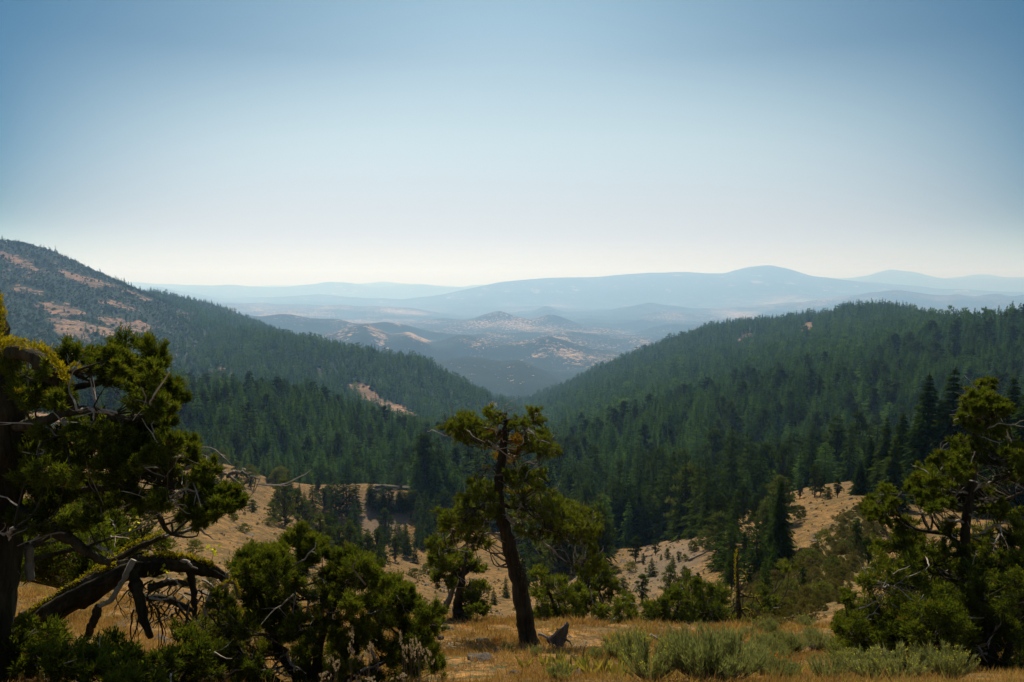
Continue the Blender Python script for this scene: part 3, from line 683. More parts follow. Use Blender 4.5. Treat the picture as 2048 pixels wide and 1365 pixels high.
    for k in range(dead):
        bp_ = starts[rs.integers(len(starts))] if starts else SKP; p = bp_[rs.integers(1, len(bp_) - 1)]
        d = unit(rs.normal(size=3) * np.array((1, .7, .7)) + (0, -.3, .1)); ln = rs.uniform(.2, .6) * (Y / 10) ** .6
        path = wiggle([p, p + d * ln * .5 + rs.normal(size=3) * .06, p + d * ln + rs.normal(size=3) * .1 + (0, 0, rs.uniform(-.1, .15))], 9, .012 * Y / 10, rs)
        dw.tube(path, np.linspace(.011, .004, 9) * (Y / 10) ** .7 * rs.uniform(.7, 1.5), 4, 0)
        if rs.uniform() < .7:
            i = rs.integers(3, 7); e = path[i] + unit(d + rs.normal(size=3) * .8) * ln * .45
            dw.tube(wiggle([path[i], (path[i] + e) / 2 + rs.normal(size=3) * .03, e], 6, .008 * Y / 10, rs), np.linspace(.006, .002, 6) * (Y / 10) ** .7, 4, 0)
    child(cr, 'crown', [M_jun, M_bark], root, base)
    child(dw, 'dead_sprays', [M_dead], root, base)
    mo = MB()
    for pl, n, sp_, L in moss: lichen(mo, wiggle(px_path(pl, Y), 12, .004, rs), n, rs, sp_, L)
    child(mo, 'lichen_clumps', [M_moss], root, base)
    return root

# the leaning juniper in the middle of the meadow
juniper('juniper_tree', 'leaning flat topped juniper with thick dark trunk and two foliage tiers at meadow edge', 25.0, (1060, 1290),
 [(1060,1296,21),(1052,1262,19),(1042,1217,17.5),(1031,1159,16),(1015,1108,14.5),(1005,1069,12.5),(996,1023,10.5),(993,984,9.5),(994,945,9),(998,906,8.5),(1003,868,7.5),(1007,842,5),(1013,826,2)],
 [('dead',3.2,1.2,[(1010,1030),(1035,1042,.2),(1069,1069,-.1),(1104,1089,.2),(1124,1120,0),(1163,1133,.1)]),
  ('dead',2.8,1,[(1060,1062,-.3),(1077,1061,-.3),(1108,1063,-.4),(1147,1057,-.3),(1153,1036,-.3)]),
  ('dead',2.8,.9,[(1004,1066),(960,1075,-.3),(945,1089,-.4),(902,1102,-.3)]),
  ('dead',2.4,.9,[(1000,895),(985,903,-.2),(968,898,-.2),(963,886,-.2)]),
  ('dead',2.2,.8,[(1005,848),(1027,856,-.2),(1050,864,-.2),(1077,848,0)]),
  ('dead',2.2,.8,[(1000,905),(1028,914,.1),(1054,926,.1),(1085,935,.1)]),
  ('bark',4,1.8,[(1003,868),(975,862,.3),(940,850,.5),(912,852,.4)]),
  ('bark',4,1.6,[(1000,890),(1040,880,.4),(1075,890,.5),(1104,902,.3)]),
  ('bark',5,2,[(998,1010),(1040,1022,.6),(1100,1030,.8),(1170,1045,.5)]),
  ('bark',4.5,2,[(997,1030),(965,1035,.5),(925,1045,.7),(895,1050,.4)]),
  ('bark',4,1.6,[(993,960),(1030,965,.5),(1060,958,.6)]), ('bark',3,1.2,[(996,1000),(970,985,.4),(945,990,.4)]),
  ('dead',1.6,.6,[(1045,1000,-.4),(1037,1025,-.4),(1030,1045,-.3)]), ('dead',1.6,.6,[(955,1015,-.4),(962,1030,-.3),(975,1045,-.2)]),
  ('dead',2,.7,[(1068,830,.1),(1062,848,.1),(1048,858,0)]), ('grey',2.5,1.2,[(996,940),(980,938,-.1),(966,937,-.1)])],
 [(903,848,10),(930,838,12),(949,848,13),(938,868,14),(965,860,13),(918,875,9),(980,829,10),(996,836,9),(961,879,12),(976,871,12),(915,858,10),(925,852,10),
  (1069,829,9),(1073,844,9),(1046,848,8),(1027,844,8),(1046,875,13),(1069,875,13),(1089,883,12),(1062,891,13),(1093,902,11),(1110,904,7),(1077,906,9),(1034,887,12),(1085,870,8),
  (1009,918,10),(1031,906,8),(1033,879,6),(988,870,6),
  (1015,953,8),(1046,945,9),(1066,957,10),(1085,945,7),(1034,965,11),(1069,972,9),
  (1046,999,13),(1069,996,14),(1093,1011,13),(1116,1023,15),(1139,1031,14),(1163,1027,13),(1186,1038,13),(1194,1058,11),(1166,1046,14),(1131,1046,14),(1108,1046,12),(1155,1065,14),(1178,1077,11),(1131,1073,11),(1093,1069,10),(1073,1031,13),(1046,1031,12),(1054,1062,9),(1182,1100,8),(1194,1128,11),(1178,1139,10),(1163,1131,9),(1180,1060,11),(1120,1005,9),(1100,998,8),
  (961,976,12),(938,988,12),(945,1007,13),(969,999,12),(930,1023,12),(899,1038,12),(914,1054,12),(891,1054,9),(885,1042,8),(941,1042,13),(957,1031,12),(930,1069,11),(965,1058,11),(907,1077,10),(972,1085,9),(949,1089,9),(891,1087,9),(980,1027,10),(925,1000,9),(950,965,8)],
 21, depth=.85, copies=.5, nbl=285, spread=1.35, split=4, bl=.12, bw=.021, twig_r=.02, dead=120, brown=((1009,918,17),(1031,905,13),(1033,879,10),(988,870,9)), furrow=.14, trunk_sides=20, tintshift=.12,
 moss=(([(1000,980),(1015,986),(1031,990),(1046,986),(1062,980)], 260, .05, .10), ([(965,937,-.1),(985,936,-.1)], 90, .03, .08), ([(1003,850),(1012,838)], 60, .06, .08), ([(1050,1200,-.2),(1030,1120,-.2)], 40, .12, .06)))

# the old juniper at the left margin
juniper('juniper_tree', 'old mossy juniper with a massive trunk and ragged green sprays at the left margin', 9.0, (-45, 1390),
 [(-48,1420,66),(-45,1300,62),(-32,1155,58),(-22,1053,60),(-20,943,63),(-17,826,66),(-38,700,50),(-52,600,44),(-60,480,36)],
 [('bark',12,5,[(0,860),(60,850,-.2),(150,822,-.4),(250,835,-.3),(300,830,0)]),
  ('bark',13,5,[(0,910),(100,915,.3),(220,925,.5),(330,925,.3)]),
  ('dead',5,2,[(330,928,.1),(365,938,-.1),(400,935,-.1),(432,938,-.1),(455,955,-.1),(484,972,0)]),
  ('grey',4,1.5,[(455,955,-.1),(470,946,-.1),(488,952,-.1),(500,962,-.1),(520,958,-.1)]),
  ('bark',20,7,[(0,715),(30,705,-.5),(75,712,-.6),(105,738,-.6),(128,775,-.5),(142,812,-.3)]),
  ('bark',10,4,[(100,760,-.4),(130,745,-.5),(150,738,-.4),(168,758,-.2)]),
  ('bark',17,7,[(0,1000),(44,1024,-.1),(117,1062,-.2),(176,1103,-.2),(222,1126,-.1)]),
  ('bark',9,4,[(100,780,.3),(180,770,.5),(250,755,.4),(300,745,.3)]),
  ('bark',9,4,[(20,970),(120,985,.3),(220,975,.4),(290,990,.4),(370,985,.2)]),
  ('bark',8,4,[(262,985,.1),(275,1005,.1),(320,1030,.1),(345,1070,.1)]),
  ('grey',10,8,[(53,1090,.2),(56,1120,.2),(59,1160,.2)]),
  ('dead',4,2,[(160,822,-.6),(178,815,-.7),(205,820,-.7),(230,828,-.6)]), ('dead',4,1.5,[(30,1056,-.8),(18,1065,-.8),(8,1071,-.8),(-5,1070,-.8)]), ('dead',3,1,[(20,1066,-.8),(18,1082,-.8)]),
  ('dead',5,3.5,[(124,840,-.5),(130,855,-.5),(126,872,-.5)]), ('dead',3.5,1.2,[(158,712,0),(170,716,0),(178,730,0)]),
  ('dead',3.5,1,[(195,1092,-.2),(215,1100,-.3),(232,1118,-.2)]), ('dead',3,1,[(345,975,-.3),(350,990,-.3),(342,1000,-.3)]), ('dead',3,1,[(365,988,-.3),(378,985,-.3)])],
 [(132,709,22),(182,717,14),(217,714,21),(255,706,26),(305,703,24),(319,723,18),(264,738,24),(228,747,21),(308,744,20),(275,776,26),(310,779,26),(340,785,22),(354,797,14),(331,820,22),(296,808,25),(293,838,20),(337,843,13),(240,730,18),(120,735,16),(200,740,16),
  (164,849,28),(190,855,28),(223,861,28),(252,861,20),(88,879,22),(123,879,25),(205,890,28),(258,890,18),(64,899,20),(103,905,24),(150,870,20),
  (343,893,18),(360,896,20),(384,890,17),(372,914,18),(331,905,15),(293,893,18),(281,928,23),(264,943,18),(287,952,21),
  (372,960,22),(398,960,18),(410,978,19),(457,981,17),(445,1001,20),(425,1022,20),(387,1010,17),(381,1031,15),(466,985,10),
  (59,943,25),(73,972,27),(117,943,27),(161,943,27),(205,943,27),(240,966,23),(176,978,25),(132,987,25),(88,1001,27),(205,1001,20),(278,996,16),(310,987,17),(44,1031,22),(150,915,22),(230,915,20),(100,1010,20),
  (310,905,22),(330,950,22),(300,940,22),(350,930,20),(420,940,16),(390,1000,20),(440,1020,18),(330,1000,20),(300,1010,20),(255,960,22),(250,1010,20),(215,940,22),(190,1030,18),(150,1040,18),(400,1045,14),(470,1005,14),(130,950,24),(80,1010,24),(60,1050,22),(280,850,20),(310,860,18),(240,880,22),(320,890,18),(60,760,34),(90,800,34),(50,850,30),(100,750,24),(40,800,34),(120,800,20),(20,740,26),(70,720,20)],
 22, depth=.45, copies=.85, nbl=760, bl=.064, bw=.0105, twig_r=.02, dead=80, tintshift=-.1, furrow=.12, trunk_sides=22,
 moss=(([(5,690,-.6),(30,695,-.7),(75,698,-.8),(105,718,-.8),(128,755,-.7),(140,790,-.5)], 900, .045, .05), ([(-2,600,-.4),(4,640,-.45),(3,690,-.5),(8,720,-.5)], 420, .03, .05),
       ([(130,745,-.6),(150,732,-.6),(166,745,-.4)], 260, .02, .035), ([(385,934,-.1),(420,930,-.1),(438,936,-.1)], 160, .015, .03), ([(345,920,0),(356,930,0)], 60, .02, .03), ([(100,1040,-.2),(125,1058,-.25)], 60, .07, .04), ([(85,795,-.8),(98,800,-.8)],50,.03,.04), ([(35,785,-.9),(42,790,-.9)],40,.03,.04)))

# the mossy dead trunk arching out of the lower left corner
def arching_trunk():
    Y = 10.4; rs = np.random.default_rng(31); base = P(-60, 1340, Y); base[2] = float(H(base[0], Y))
    root = empty('fallen_juniper_trunk', base); tag(root, 'mossy dead juniper trunk arching low with stripped pale wood and tangled bare boughs', 'fallen trunk')
    m = MB()
    pts = [(-90,1345,26),(0,1286,28),(73,1246,28),(147,1195,25),(205,1162,23),(264,1132,21),(322,1124,19),(366,1127,16),(410,1133,14),(440,1150,10),(456,1168,6)]
    path = wiggle(px_path([p[:2] for p in pts], Y), 60, .006, rs); rr = np.interp(np.linspace(0, 1, 60), np.linspace(0, 1, len(pts)), [p[2] for p in pts]) * Y / F
    m.tube(path, rr * (1 + .05 * rs.normal(size=60)), 30, 0, .20); child(m, 'trunk', [M_bark], root, base, True)
    mo = MB(); up = path + np.array((0, -.3, .9)) * rr[:, None] * .95
    for q in range(15):
        i = rs.integers(6, 54); lichen(mo, up[i:i + rs.integers(3, 7)], 80, rs, .028, .06, (0, -.35, .9))
    for mt, r0, r1, pl in (('bark',11,5,[(150,1180,.1),(205,1140,.1),(262,1102,.1),(331,1073,.1)]), ('bark',13,6,[(262,1135,-.1),(272,1180,-.2),(281,1230,-.2),(302,1275,-.1)]),
        ('bark',9,5,[(283,1196,0),(340,1199,-.1),(385,1222,-.1)]), ('bark',8,4,[(380,1140,.1),(388,1190,.1),(392,1240,.1)]), ('bark',9,5,[(300,1176,-.2),(338,1165,-.2),(378,1170,-.1)]),
        ('dead',6,4,[(268,1120,-.2),(250,1150,-.25),(236,1176,-.28),(220,1202,-.25),(198,1213,-.2)]), ('bark',8,7,[(198,1212,-.2),(187,1240,-.15),(176,1275,-.1)]),
        ('dead',7,4,[(456,1166,0),(435,1178,-.1),(418,1196,-.1),(411,1232,-.1)]), ('dead',4,1.5,[(449,1163,0),(455,1150,0),(464,1137,0)]), ('grey',5,2,[(458,1164,0),(470,1170,0),(478,1197,0)]),
        ('dead',3.5,1.5,[(362,1120,-.2),(378,1126,-.25),(395,1138,-.2)]), ('dead',3,1.2,[(300,1196,-.25),(320,1200,-.3),(338,1199,-.25)]), ('dead',3,1.2,[(328,1163,-.3),(345,1160,-.3),(360,1170,-.3)]),
        ('dead',2.5,1,[(376,1205,-.1),(374,1240,-.1),(392,1275,-.1)]), ('grey',3,1,[(331,1073,.1),(345,1068,.1),(356,1078,.1)])):
        lp = wiggle(px_path(pl, Y), 16, .008, rs); o = MB(); o.tube(lp, np.linspace(r0, r1, 16) * Y / F * (1 + .1 * rs.normal(size=16)), 9, 0, .14)
        child(o, 'limb', [{'bark': M_bark, 'dead': M_dead, 'grey': M_greywood}[mt]], root, base, True)
    lichen(mo, px_path([(436,1178,-.1),(455,1166,-.1),(469,1162,-.05),(476,1178,0),(479,1197,0)], Y), 420, rs, .02, .035)
    lichen(mo, px_path([(200,1212,-.2),(212,1206,-.25)], Y), 60, rs, .02, .03); lichen(mo, px_path([(150,1172,.05),(205,1131,.05),(262,1095,.05),(329,1068,.05)], Y), 420, rs, .03, .045)
    child(mo, 'lichen_clumps', [M_moss], root, base)
    tw = MB()
    for k in range(46):
        s = P(rs.uniform(255, 425), rs.uniform(1150, 1230), Y + rs.uniform(-.3, .3)); d = unit(np.array((rs.normal() * .8, rs.normal() * .3, -1.0))); L = rs.uniform(.25, .65)
        e = s + d * L; mp = (s + e) / 2 + np.array((rs.normal() * .12, rs.normal() * .05, -.05)); pth = wiggle([s, mp, e], 10, .012, rs)
        tw.tube(pth, np.linspace(.012, .003, 10) * rs.uniform(.6, 1.5), 5, 0 if rs.uniform() < .8 else 1)
        for q in range(2):
            i = rs.integers(3, 9); e2 = pth[i] + unit(d + rs.normal(size=3) * .8) * L * .4; tw.tube(wiggle([pth[i], (pth[i] + e2) / 2, e2], 6, .008, rs), np.linspace(.006, .002, 6), 4, 0)
    child(tw, 'dead_sprays', [M_bark, M_dead], root, base)
arching_trunk()

# the broad bush in front
juniper('juniper_bush', 'broad bright green juniper bush in front, between the mossy arching trunk and the meadow', 11.3, (620, 1395), [],
 [('bark',10,4,[(620,1400),(610,1300,.1),(585,1200,.2),(603,1100,.2)]), ('bark',10,4,[(625,1400),(640,1290,-.2),(672,1200,0),(690,1140,.1)]), ('bark',9,4,[(630,1400),(700,1310,-.2),(745,1220,0),(780,1185,.1)]),
  ('bark',8,3,[(630,1400),(740,1340,-.3),(800,1290,-.1),(850,1250,0)]), ('bark',9,4,[(615,1400),(560,1310,.2),(530,1220,.3),(505,1140,.3)]), ('bark',8,3,[(610,1400),(530,1340,0),(470,1290,.1),(440,1250,.1)]),
  ('dead',4,1.5,[(575,1300,-.6),(579,1318,-.6),(586,1328,-.6),(600,1340,-.6)]), ('dead',3,1,[(590,1275,-.5),(604,1262,-.5),(622,1255,-.5)]), ('dead',3.5,1.2,[(640,1230,-.4),(652,1215,-.4),(664,1205,-.4)]), ('dead',3,1,[(575,1320,-.6),(588,1345,-.6)]),
  ('dead',3,1,[(715,1345,-.5),(745,1325,-.5),(770,1322,-.5)]), ('dead',2.5,1,[(618,1200,-.3),(616,1225,-.3),(628,1240,-.3)])],
 [(440,1258,28),(425,1287,27),(469,1273,27),(469,1229,26),(440,1214,18),(498,1258,27),(528,1229,28),(498,1200,27),(542,1185,28),(557,1214,27),(425,1317,26),(469,1317,26),(513,1317,26),(557,1258,24),(572,1200,22),(410,1346,22),(455,1346,24),(500,1355,20),
  (480,1150,28),(500,1120,22),(540,1130,24),(565,1150,26),(520,1170,28),(504,1117,20),(487,1129,18),(542,1112,22),(554,1129,24),
  (604,1069,16),(599,1087,22),(629,1094,16),(649,1097,16),(612,1104,20),(640,1110,14),
  (691,1119,22),(716,1124,26),(679,1136,22),(736,1139,24),(704,1149,26),(748,1161,24),(778,1179,24),(803,1191,20),(666,1141,18),
  (809,1185,16),(765,1188,23),(824,1214,21),(847,1223,22),(853,1246,20),(794,1229,26),(750,1214,28),(824,1258,24),(765,1252,26),(677,1243,22),(721,1258,24),(838,1281,22),(853,1302,23),(866,1331,20),(824,1311,26),(780,1302,24),(809,1340,26),
  (662,1281,23),(619,1302,25),(648,1317,24),(692,1331,24),(736,1346,21),(633,1346,24),(589,1331,24),(590,1160,22),(620,1180,22),(650,1200,24),(600,1240,22),(690,1190,26),(720,1210,24),(545,1290,24),(580,1270,20),(640,1255,18),(700,1290,20),(745,1290,22)],
 23, depth=.45, copies=1.35, nbl=820, bl=.068, bw=.0100, twig_r=.014, dead=36, cat='juniper bush', tintshift=-.06)

# the juniper at the right margin and the bushes at its foot
juniper('juniper_tree', 'shaggy juniper with pale bare twigs and a straight trunk at the right margin', 20.0, (1915, 1315),
 [(1913,1318,18),(1917,1258,15),(1926,1170,11),(1931,1082,9),(1934,1038,8),(1943,980,7),(1945,934,6),(1948,846,4.5),(1957,773,2)],
 [('bark',5,2,[(1930,1090),(1880,1065,.2),(1820,1055,.2),(1775,1000,.1)]), ('dead',3,1,[(1932,1045),(1905,1035,-.3),(1880,1025,-.3),(1862,1018,-.3)]), ('dead',3,1,[(1943,985),(1975,970,-.2),(2005,962,-.2),(2018,955,-.2)]),
  ('dead',2.5,1,[(1940,990),(1920,985,-.2),(1897,982,-.2)]), ('dead',2,.8,[(1958,998,-.2),(1985,996,-.2),(1998,998,-.2)]), ('dead',2.5,.9,[(1936,1030),(1950,1040,-.3),(1962,1052,-.3)]), ('dead',2.5,.9,[(1945,850,-.2),(1944,870,-.2),(1942,880,-.2)]),
  ('bark',5,2,[(1935,1020),(1985,1010,.3),(2020,1000,.4),(2050,980,.4)]), ('bark',4,1.5,[(1945,930),(1900,945,.2),(1860,965,.2)]), ('bark',4,1.5,[(1946,920),(1985,905,.2),(2030,898,.2)]), ('bark',4,1.5,[(1948,850),(1930,830,.2),(1938,815,.2)]), ('bark',6,2,[(1925,1170),(1850,1130,.3),(1790,1095,.3)]), ('bark',6,2,[(1925,1170),(1985,1120,.3),(2030,1085,.3)]),
  ('dead',2.5,.8,[(1960,1070,-.6),(2010,1052,-.6),(2040,1045,-.6)]), ('dead',2.5,.8,[(1868,1132,-.6),(1885,1142,-.6),(1895,1140,-.6)])],
 [(1972,767,11),(1957,782,13),(1972,788,13),(1948,808,11),(1934,817,9),(1966,817,13),(1948,829,11),(1922,838,7),(1972,835,11),(1983,811,11),(1998,826,9),(2007,817,7),(1951,852,9),(1975,847,9),
  (1936,890,13),(1931,905,11),(1992,867,12),(1972,882,11),(1951,899,13),(1972,911,11),(1995,911,12),(2021,899,15),(2036,899,11),(2013,914,13),
  (1895,923,13),(1884,934,13),(1910,929,13),(1928,934,13),(1898,943,13),(1854,949,13),(1869,964,14),(1843,964,13),(1854,981,15),(1834,975,11),(1884,964,13),(1901,958,13),(1869,990,13),(1843,993,11),(1860,1005,11),(1884,981,13),(1922,955,11),
  (1761,987,12),(1772,996,11),(1755,1011,12),(1749,1025,10),(1766,1025,11),(1778,1005,9),(1972,993,13),(1995,1011,13),(1972,1019,13),(2001,1022,12),(2030,940,13),(2024,955,11),(2042,949,11),
  (1814,1053,17),(1800,1082,19),(1770,1097,16),(1829,1088,19),(1858,1111,17),(1873,1141,19),(1829,1129,20),(1961,1082,20),(1990,1068,20),(2019,1082,20),(1975,1126,22),(2019,1126,22),(1970,1170,22),(1910,1100,14),(1900,1060,12),(1950,1140,16),(1885,1010,11),(1910,990,11),(2040,1060,18),(2045,1110,18)],
 24, depth=.9, copies=2.2, nbl=400, bl=.12, bw=.020, spread=1.2, split=2, twig_r=.02, dead=90, tintshift=-.12)
juniper('juniper_bush', 'sprawling dark juniper bush at the foot of the straight trunked juniper on its meadow side', 17.5, (1780, 1330), [],
 [('bark',9,3,[(1790,1340),(1770,1260,.1),(1745,1190,.2)]), ('bark',9,3,[(1795,1340),(1810,1250,.1),(1825,1180,.2)]), ('bark',8,3,[(1800,1340),(1860,1270,.1),(1880,1210,.2)]), ('dead',3,1,[(1755,1165,-.5),(1770,1175,-.5),(1778,1172,-.5)]), ('dead',3,1,[(1820,1285,-.6),(1850,1290,-.6),(1880,1296,-.6)]), ('dead',2.5,1,[(1700,1262,-.4),(1725,1275,-.4),(1745,1285,-.4)])],
 [(1756,1126,18),(1785,1135,20),(1729,1164,15),(1756,1170,20),(1800,1170,20),(1844,1176,20),(1887,1185,18),(1697,1194,12),(1726,1214,20),(1770,1208,22),(1814,1214,22),(1858,1223,22),(1682,1252,12),(1712,1252,18),(1756,1252,22),(1800,1252,22),(1844,1258,22),(1887,1229,20),(1770,1281,18),(1814,1281,20),(1858,1287,20),(1902,1281,18),(1740,1290,14),(1735,1235,16)],
 25, depth=.7, copies=1.8, nbl=300, bl=.105, bw=.02, dead=26, cat='juniper bush', tintshift=-.12)
juniper('juniper_bush', 'dark juniper bush filling the lower right corner beyond the straight trunked juniper', 17.0, (2000, 1345), [],
 [('bark',9,3,[(1990,1350),(1975,1270,.1),(1960,1200,.2)]), ('bark',9,3,[(2000,1350),(2030,1260,.1),(2050,1180,.2)]), ('dead',3,1,[(1955,1290,-.5),(1962,1310,-.5),(1975,1325,-.5)]), ('dead',2.5,1,[(1888,1270,-.5),(1884,1285,-.5),(1890,1300,-.5)])],
 [(2005,1170,22),(2034,1185,22),(1961,1214,22),(2005,1214,22),(1975,1258,22),(2019,1258,22),(1946,1287,22),(1990,1302,22),(2034,1287,22),(2048,1230,22),(2060,1160,24),(2065,1280,24),(1930,1310,18),(1960,1325,18),(2010,1335,20),(2045,1330,20),(1935,1240,18),(1925,1290,16)],
 26, depth=.7, copies=1.9, nbl=300, bl=.105, bw=.02, dead=22, cat='juniper bush', tintshift=-.2)

# smaller junipers round the meadow's rim
juniper('juniper_tree', 'small dark juniper with a thick twisted trunk behind the leaning juniper', 34.0, (922, 1236),
 [(920,1238,14),(922,1215,11),(921,1190,9),(924,1160,7),(930,1130,4),(932,1105,2)],
 [('bark',4,1.5,[(924,1160),(900,1140,.2),(880,1110,.2)]), ('bark',4,1.5,[(926,1150),(945,1130,.2),(955,1115,.2)])],
 [(864,1093,13),(872,1108,13),(872,1139,15),(891,1131,14),(918,1128,13),(945,1128,13),(883,1155,11),(910,1147,11),(953,1139,11),(930,1110,11),(905,1112,11),(890,1100,10),(945,1178,14),(957,1201,14),(949,1221,12),(938,1197,13),(962,1180,12),(968,1215,10),(935,1225,10),(870,1120,10),(900,1165,9)],
 27, depth=.6, copies=.9, nbl=260, bl=.17, bw=.038, dead=16, tintshift=-.05)
def grey_snag():
    Y = 34.0; rs = np.random.default_rng(41); base = P(887, 1222, Y); base[2] = float(H(base[0], Y)); root = empty('leaning_snag', base)
    tag(root, 'short grey dead trunk leaning beside the small twisted juniper', 'dead trunk'); o = MB()
    o.tube(wiggle(px_path([(885,1224),(892,1210),(900,1192),(908,1174)], Y), 18, .01, rs), np.linspace(8, 3.5, 18) * Y / F, 10, 0, .15); child(o, 'trunk', [M_greywood], root, base, True)
    for pl in ([(900,1192),(896,1182),(895,1172)], [(906,1178),(914,1172),(918,1165)], [(904,1185),(912,1186),(916,1192)]):
        o = MB(); o.tube(wiggle(px_path(pl, Y), 8, .01, rs), np.linspace(2.5, .8, 8) * Y / F, 6, 0, .1); child(o, 'limb', [M_dead], root, base, True)
grey_snag()
juniper('juniper_bush', 'wide low juniper thicket just beyond the leaning juniper and the stump', 36.0, (1150, 1262), [],
 [('bark',6,2,[(1150,1265),(1110,1220),(1080,1150)]), ('bark',6,2,[(1155,1265),(1170,1215),(1180,1150)]), ('bark',6,2,[(1160,1265),(1215,1220),(1250,1200)]), ('dead',2,.8,[(1200,1255,-.5),(1220,1250,-.5),(1235,1258,-.5)])],
 [(1075,1150,14),(1090,1170,15),(1115,1165,15),(1080,1190,15),(1105,1195,16),(1135,1185,15),(1130,1210,16),(1085,1215,14),(1110,1225,15),(1150,1205,15),(1160,1230,15),(1185,1220,15),(1180,1195,13),(1210,1225,15),(1240,1215,14),(1265,1225,13),(1200,1245,13),(1235,1242,13),(1270,1245,11),(1140,1240,13),(1155,1180,11),(1090,1240,12),(1060,1230,11),(1255,1205,11)],
 28, depth=.9, copies=1.0, nbl=250, bl=.17, bw=.04, dead=20, cat='juniper bush', tintshift=-.05)
juniper('juniper_tree', 'young forked juniper with its own dark stem rising out of the low thicket', 42.0, (1208, 1225),
 [(1210,1228,6),(1205,1205,5),(1198,1185,4),(1204,1165,3),(1212,1145,2)],
 [('bark',3,1,[(1200,1188),(1185,1175,.2),(1172,1165,.2)]), ('bark',3,1,[(1204,1180),(1222,1172,.2),(1232,1172,.2)])],
 [(1165,1160,11),(1180,1150,11),(1175,1170,10),(1200,1142,12),(1215,1150,11),(1192,1160,10),(1225,1168,10),(1210,1165,9),(1232,1180,8),(1160,1172,8),(1190,1130,9),(1218,1190,8),(1185,1185,8)],
 29, depth=.6, copies=.8, nbl=220, bl=.18, bw=.042, dead=10, tintshift=-.02)
for k, (px, py, w, h, lab) in enumerate(((1340,1262,1.0,1.0,'dark rounded juniper bush below the pale slope, nearest to the tall rabbitbrush'),(1395,1258,1.15,1.15,'dark juniper bush with a spiky top between the rounded bush and the mossy snag'),(1440,1262,1.0,.85,'low dark juniper bush tucked against the mossy snag'),(1535,1268,1.05,1.0,'dark juniper bush on the far side of the mossy snag'))):
    rs = np.random.default_rng(50 + k)
    cl = [(px + rs.uniform(-38, 38) * w, py - 8 - abs(rs.normal(0, 34)) * h, rs.uniform(10, 15)) for q in range(16)] + [(px + rs.uniform(-12, 12), py - 70 * h + rs.uniform(-8, 16), 9) for q in range(4)]
    juniper('juniper_bush', lab, 40.0 + 3 * k, (px, py), [], [('bark',5,2,[(px,py),(px-12,py-35),(px-18,py-60*h)]), ('bark',5,2,[(px,py),(px+14,py-30),(px+18,py-50*h)])], cl, 60 + k, depth=.8, copies=.9, nbl=230, bl=.18, bw=.042, dead=8, cat='juniper bush', tintshift=-.15)

# mossy snag, stump and rotting wood
def mossy_snag():
    Y = 40.0; rs = np.random.default_rng(71); base = P(1478, 1262, Y); base[2] = float(H(base[0], Y)); root = empty('dead_snag', base)
    tag(root, 'upright broken snag with a spiky top hung with yellow moss and drooping dead boughs', 'dead tree')
    o = MB(); path = wiggle(px_path([(1480,1265),(1478,1230),(1475,1195),(1473,1150),(1475,1115),(1479,1092)], Y), 30, .012, rs); o.tube(path, np.interp(np.linspace(0,1,30), np.linspace(0,1,6), [6.5,5.2,4.4,3.4,2,.6]) * Y / F, 12, 0, .15); child(o, 'trunk', [M_bark], root, base, True)
    mo = MB(); lichen(mo, path[2:28] + np.array((-.10, -.08, 0)), 420, rs, .05, .11)
    for pl, r in (([(1475,1195),(1500,1190,-.2),(1512,1196,-.2),(1526,1222,-.2)],3), ([(1474,1185),(1495,1196,-.3),(1520,1194,-.3)],2.5), ([(1474,1200),(1464,1212,-.3),(1448,1216,-.3)],2.5), ([(1475,1205),(1466,1225,-.4),(1458,1244,-.4)],3), ([(1476,1140),(1486,1142,-.2),(1493,1152,-.2),(1490,1170,-.2)],2.5), ([(1476,1215),(1500,1240,-.3),(1522,1256,-.3)],2.5), ([(1476,1225),(1490,1215,-.3),(1508,1232,-.3)],2)):
        lp = wiggle(px_path(pl, Y), 14, .015, rs); o = MB(); o.tube(lp, np.linspace(r, .8, 14) * Y / F, 6, 0, .1); child(o, 'limb', [M_bark], root, base, True)
        lichen(mo, lp[3:], 80, rs, .03, .10)
        tw = MB()
    child(mo, 'lichen_clumps', [M_moss], root, base)
    for k in range(26):
        s = P(rs.uniform(1462, 1512), rs.uniform(1150, 1240), Y + rs.uniform(-.4, .4)); e = s + np.array((rs.normal() * .35, rs.normal() * .2, -rs.uniform(.3, .9)))
        tw.tube(wiggle([s, (s + e) / 2 + rs.normal(size=3) * .08, e], 8, .02, rs), np.linspace(.025, .008, 8), 4, 0)
    child(tw, 'dead_sprays', [M_bark], root, base)
mossy_snag()
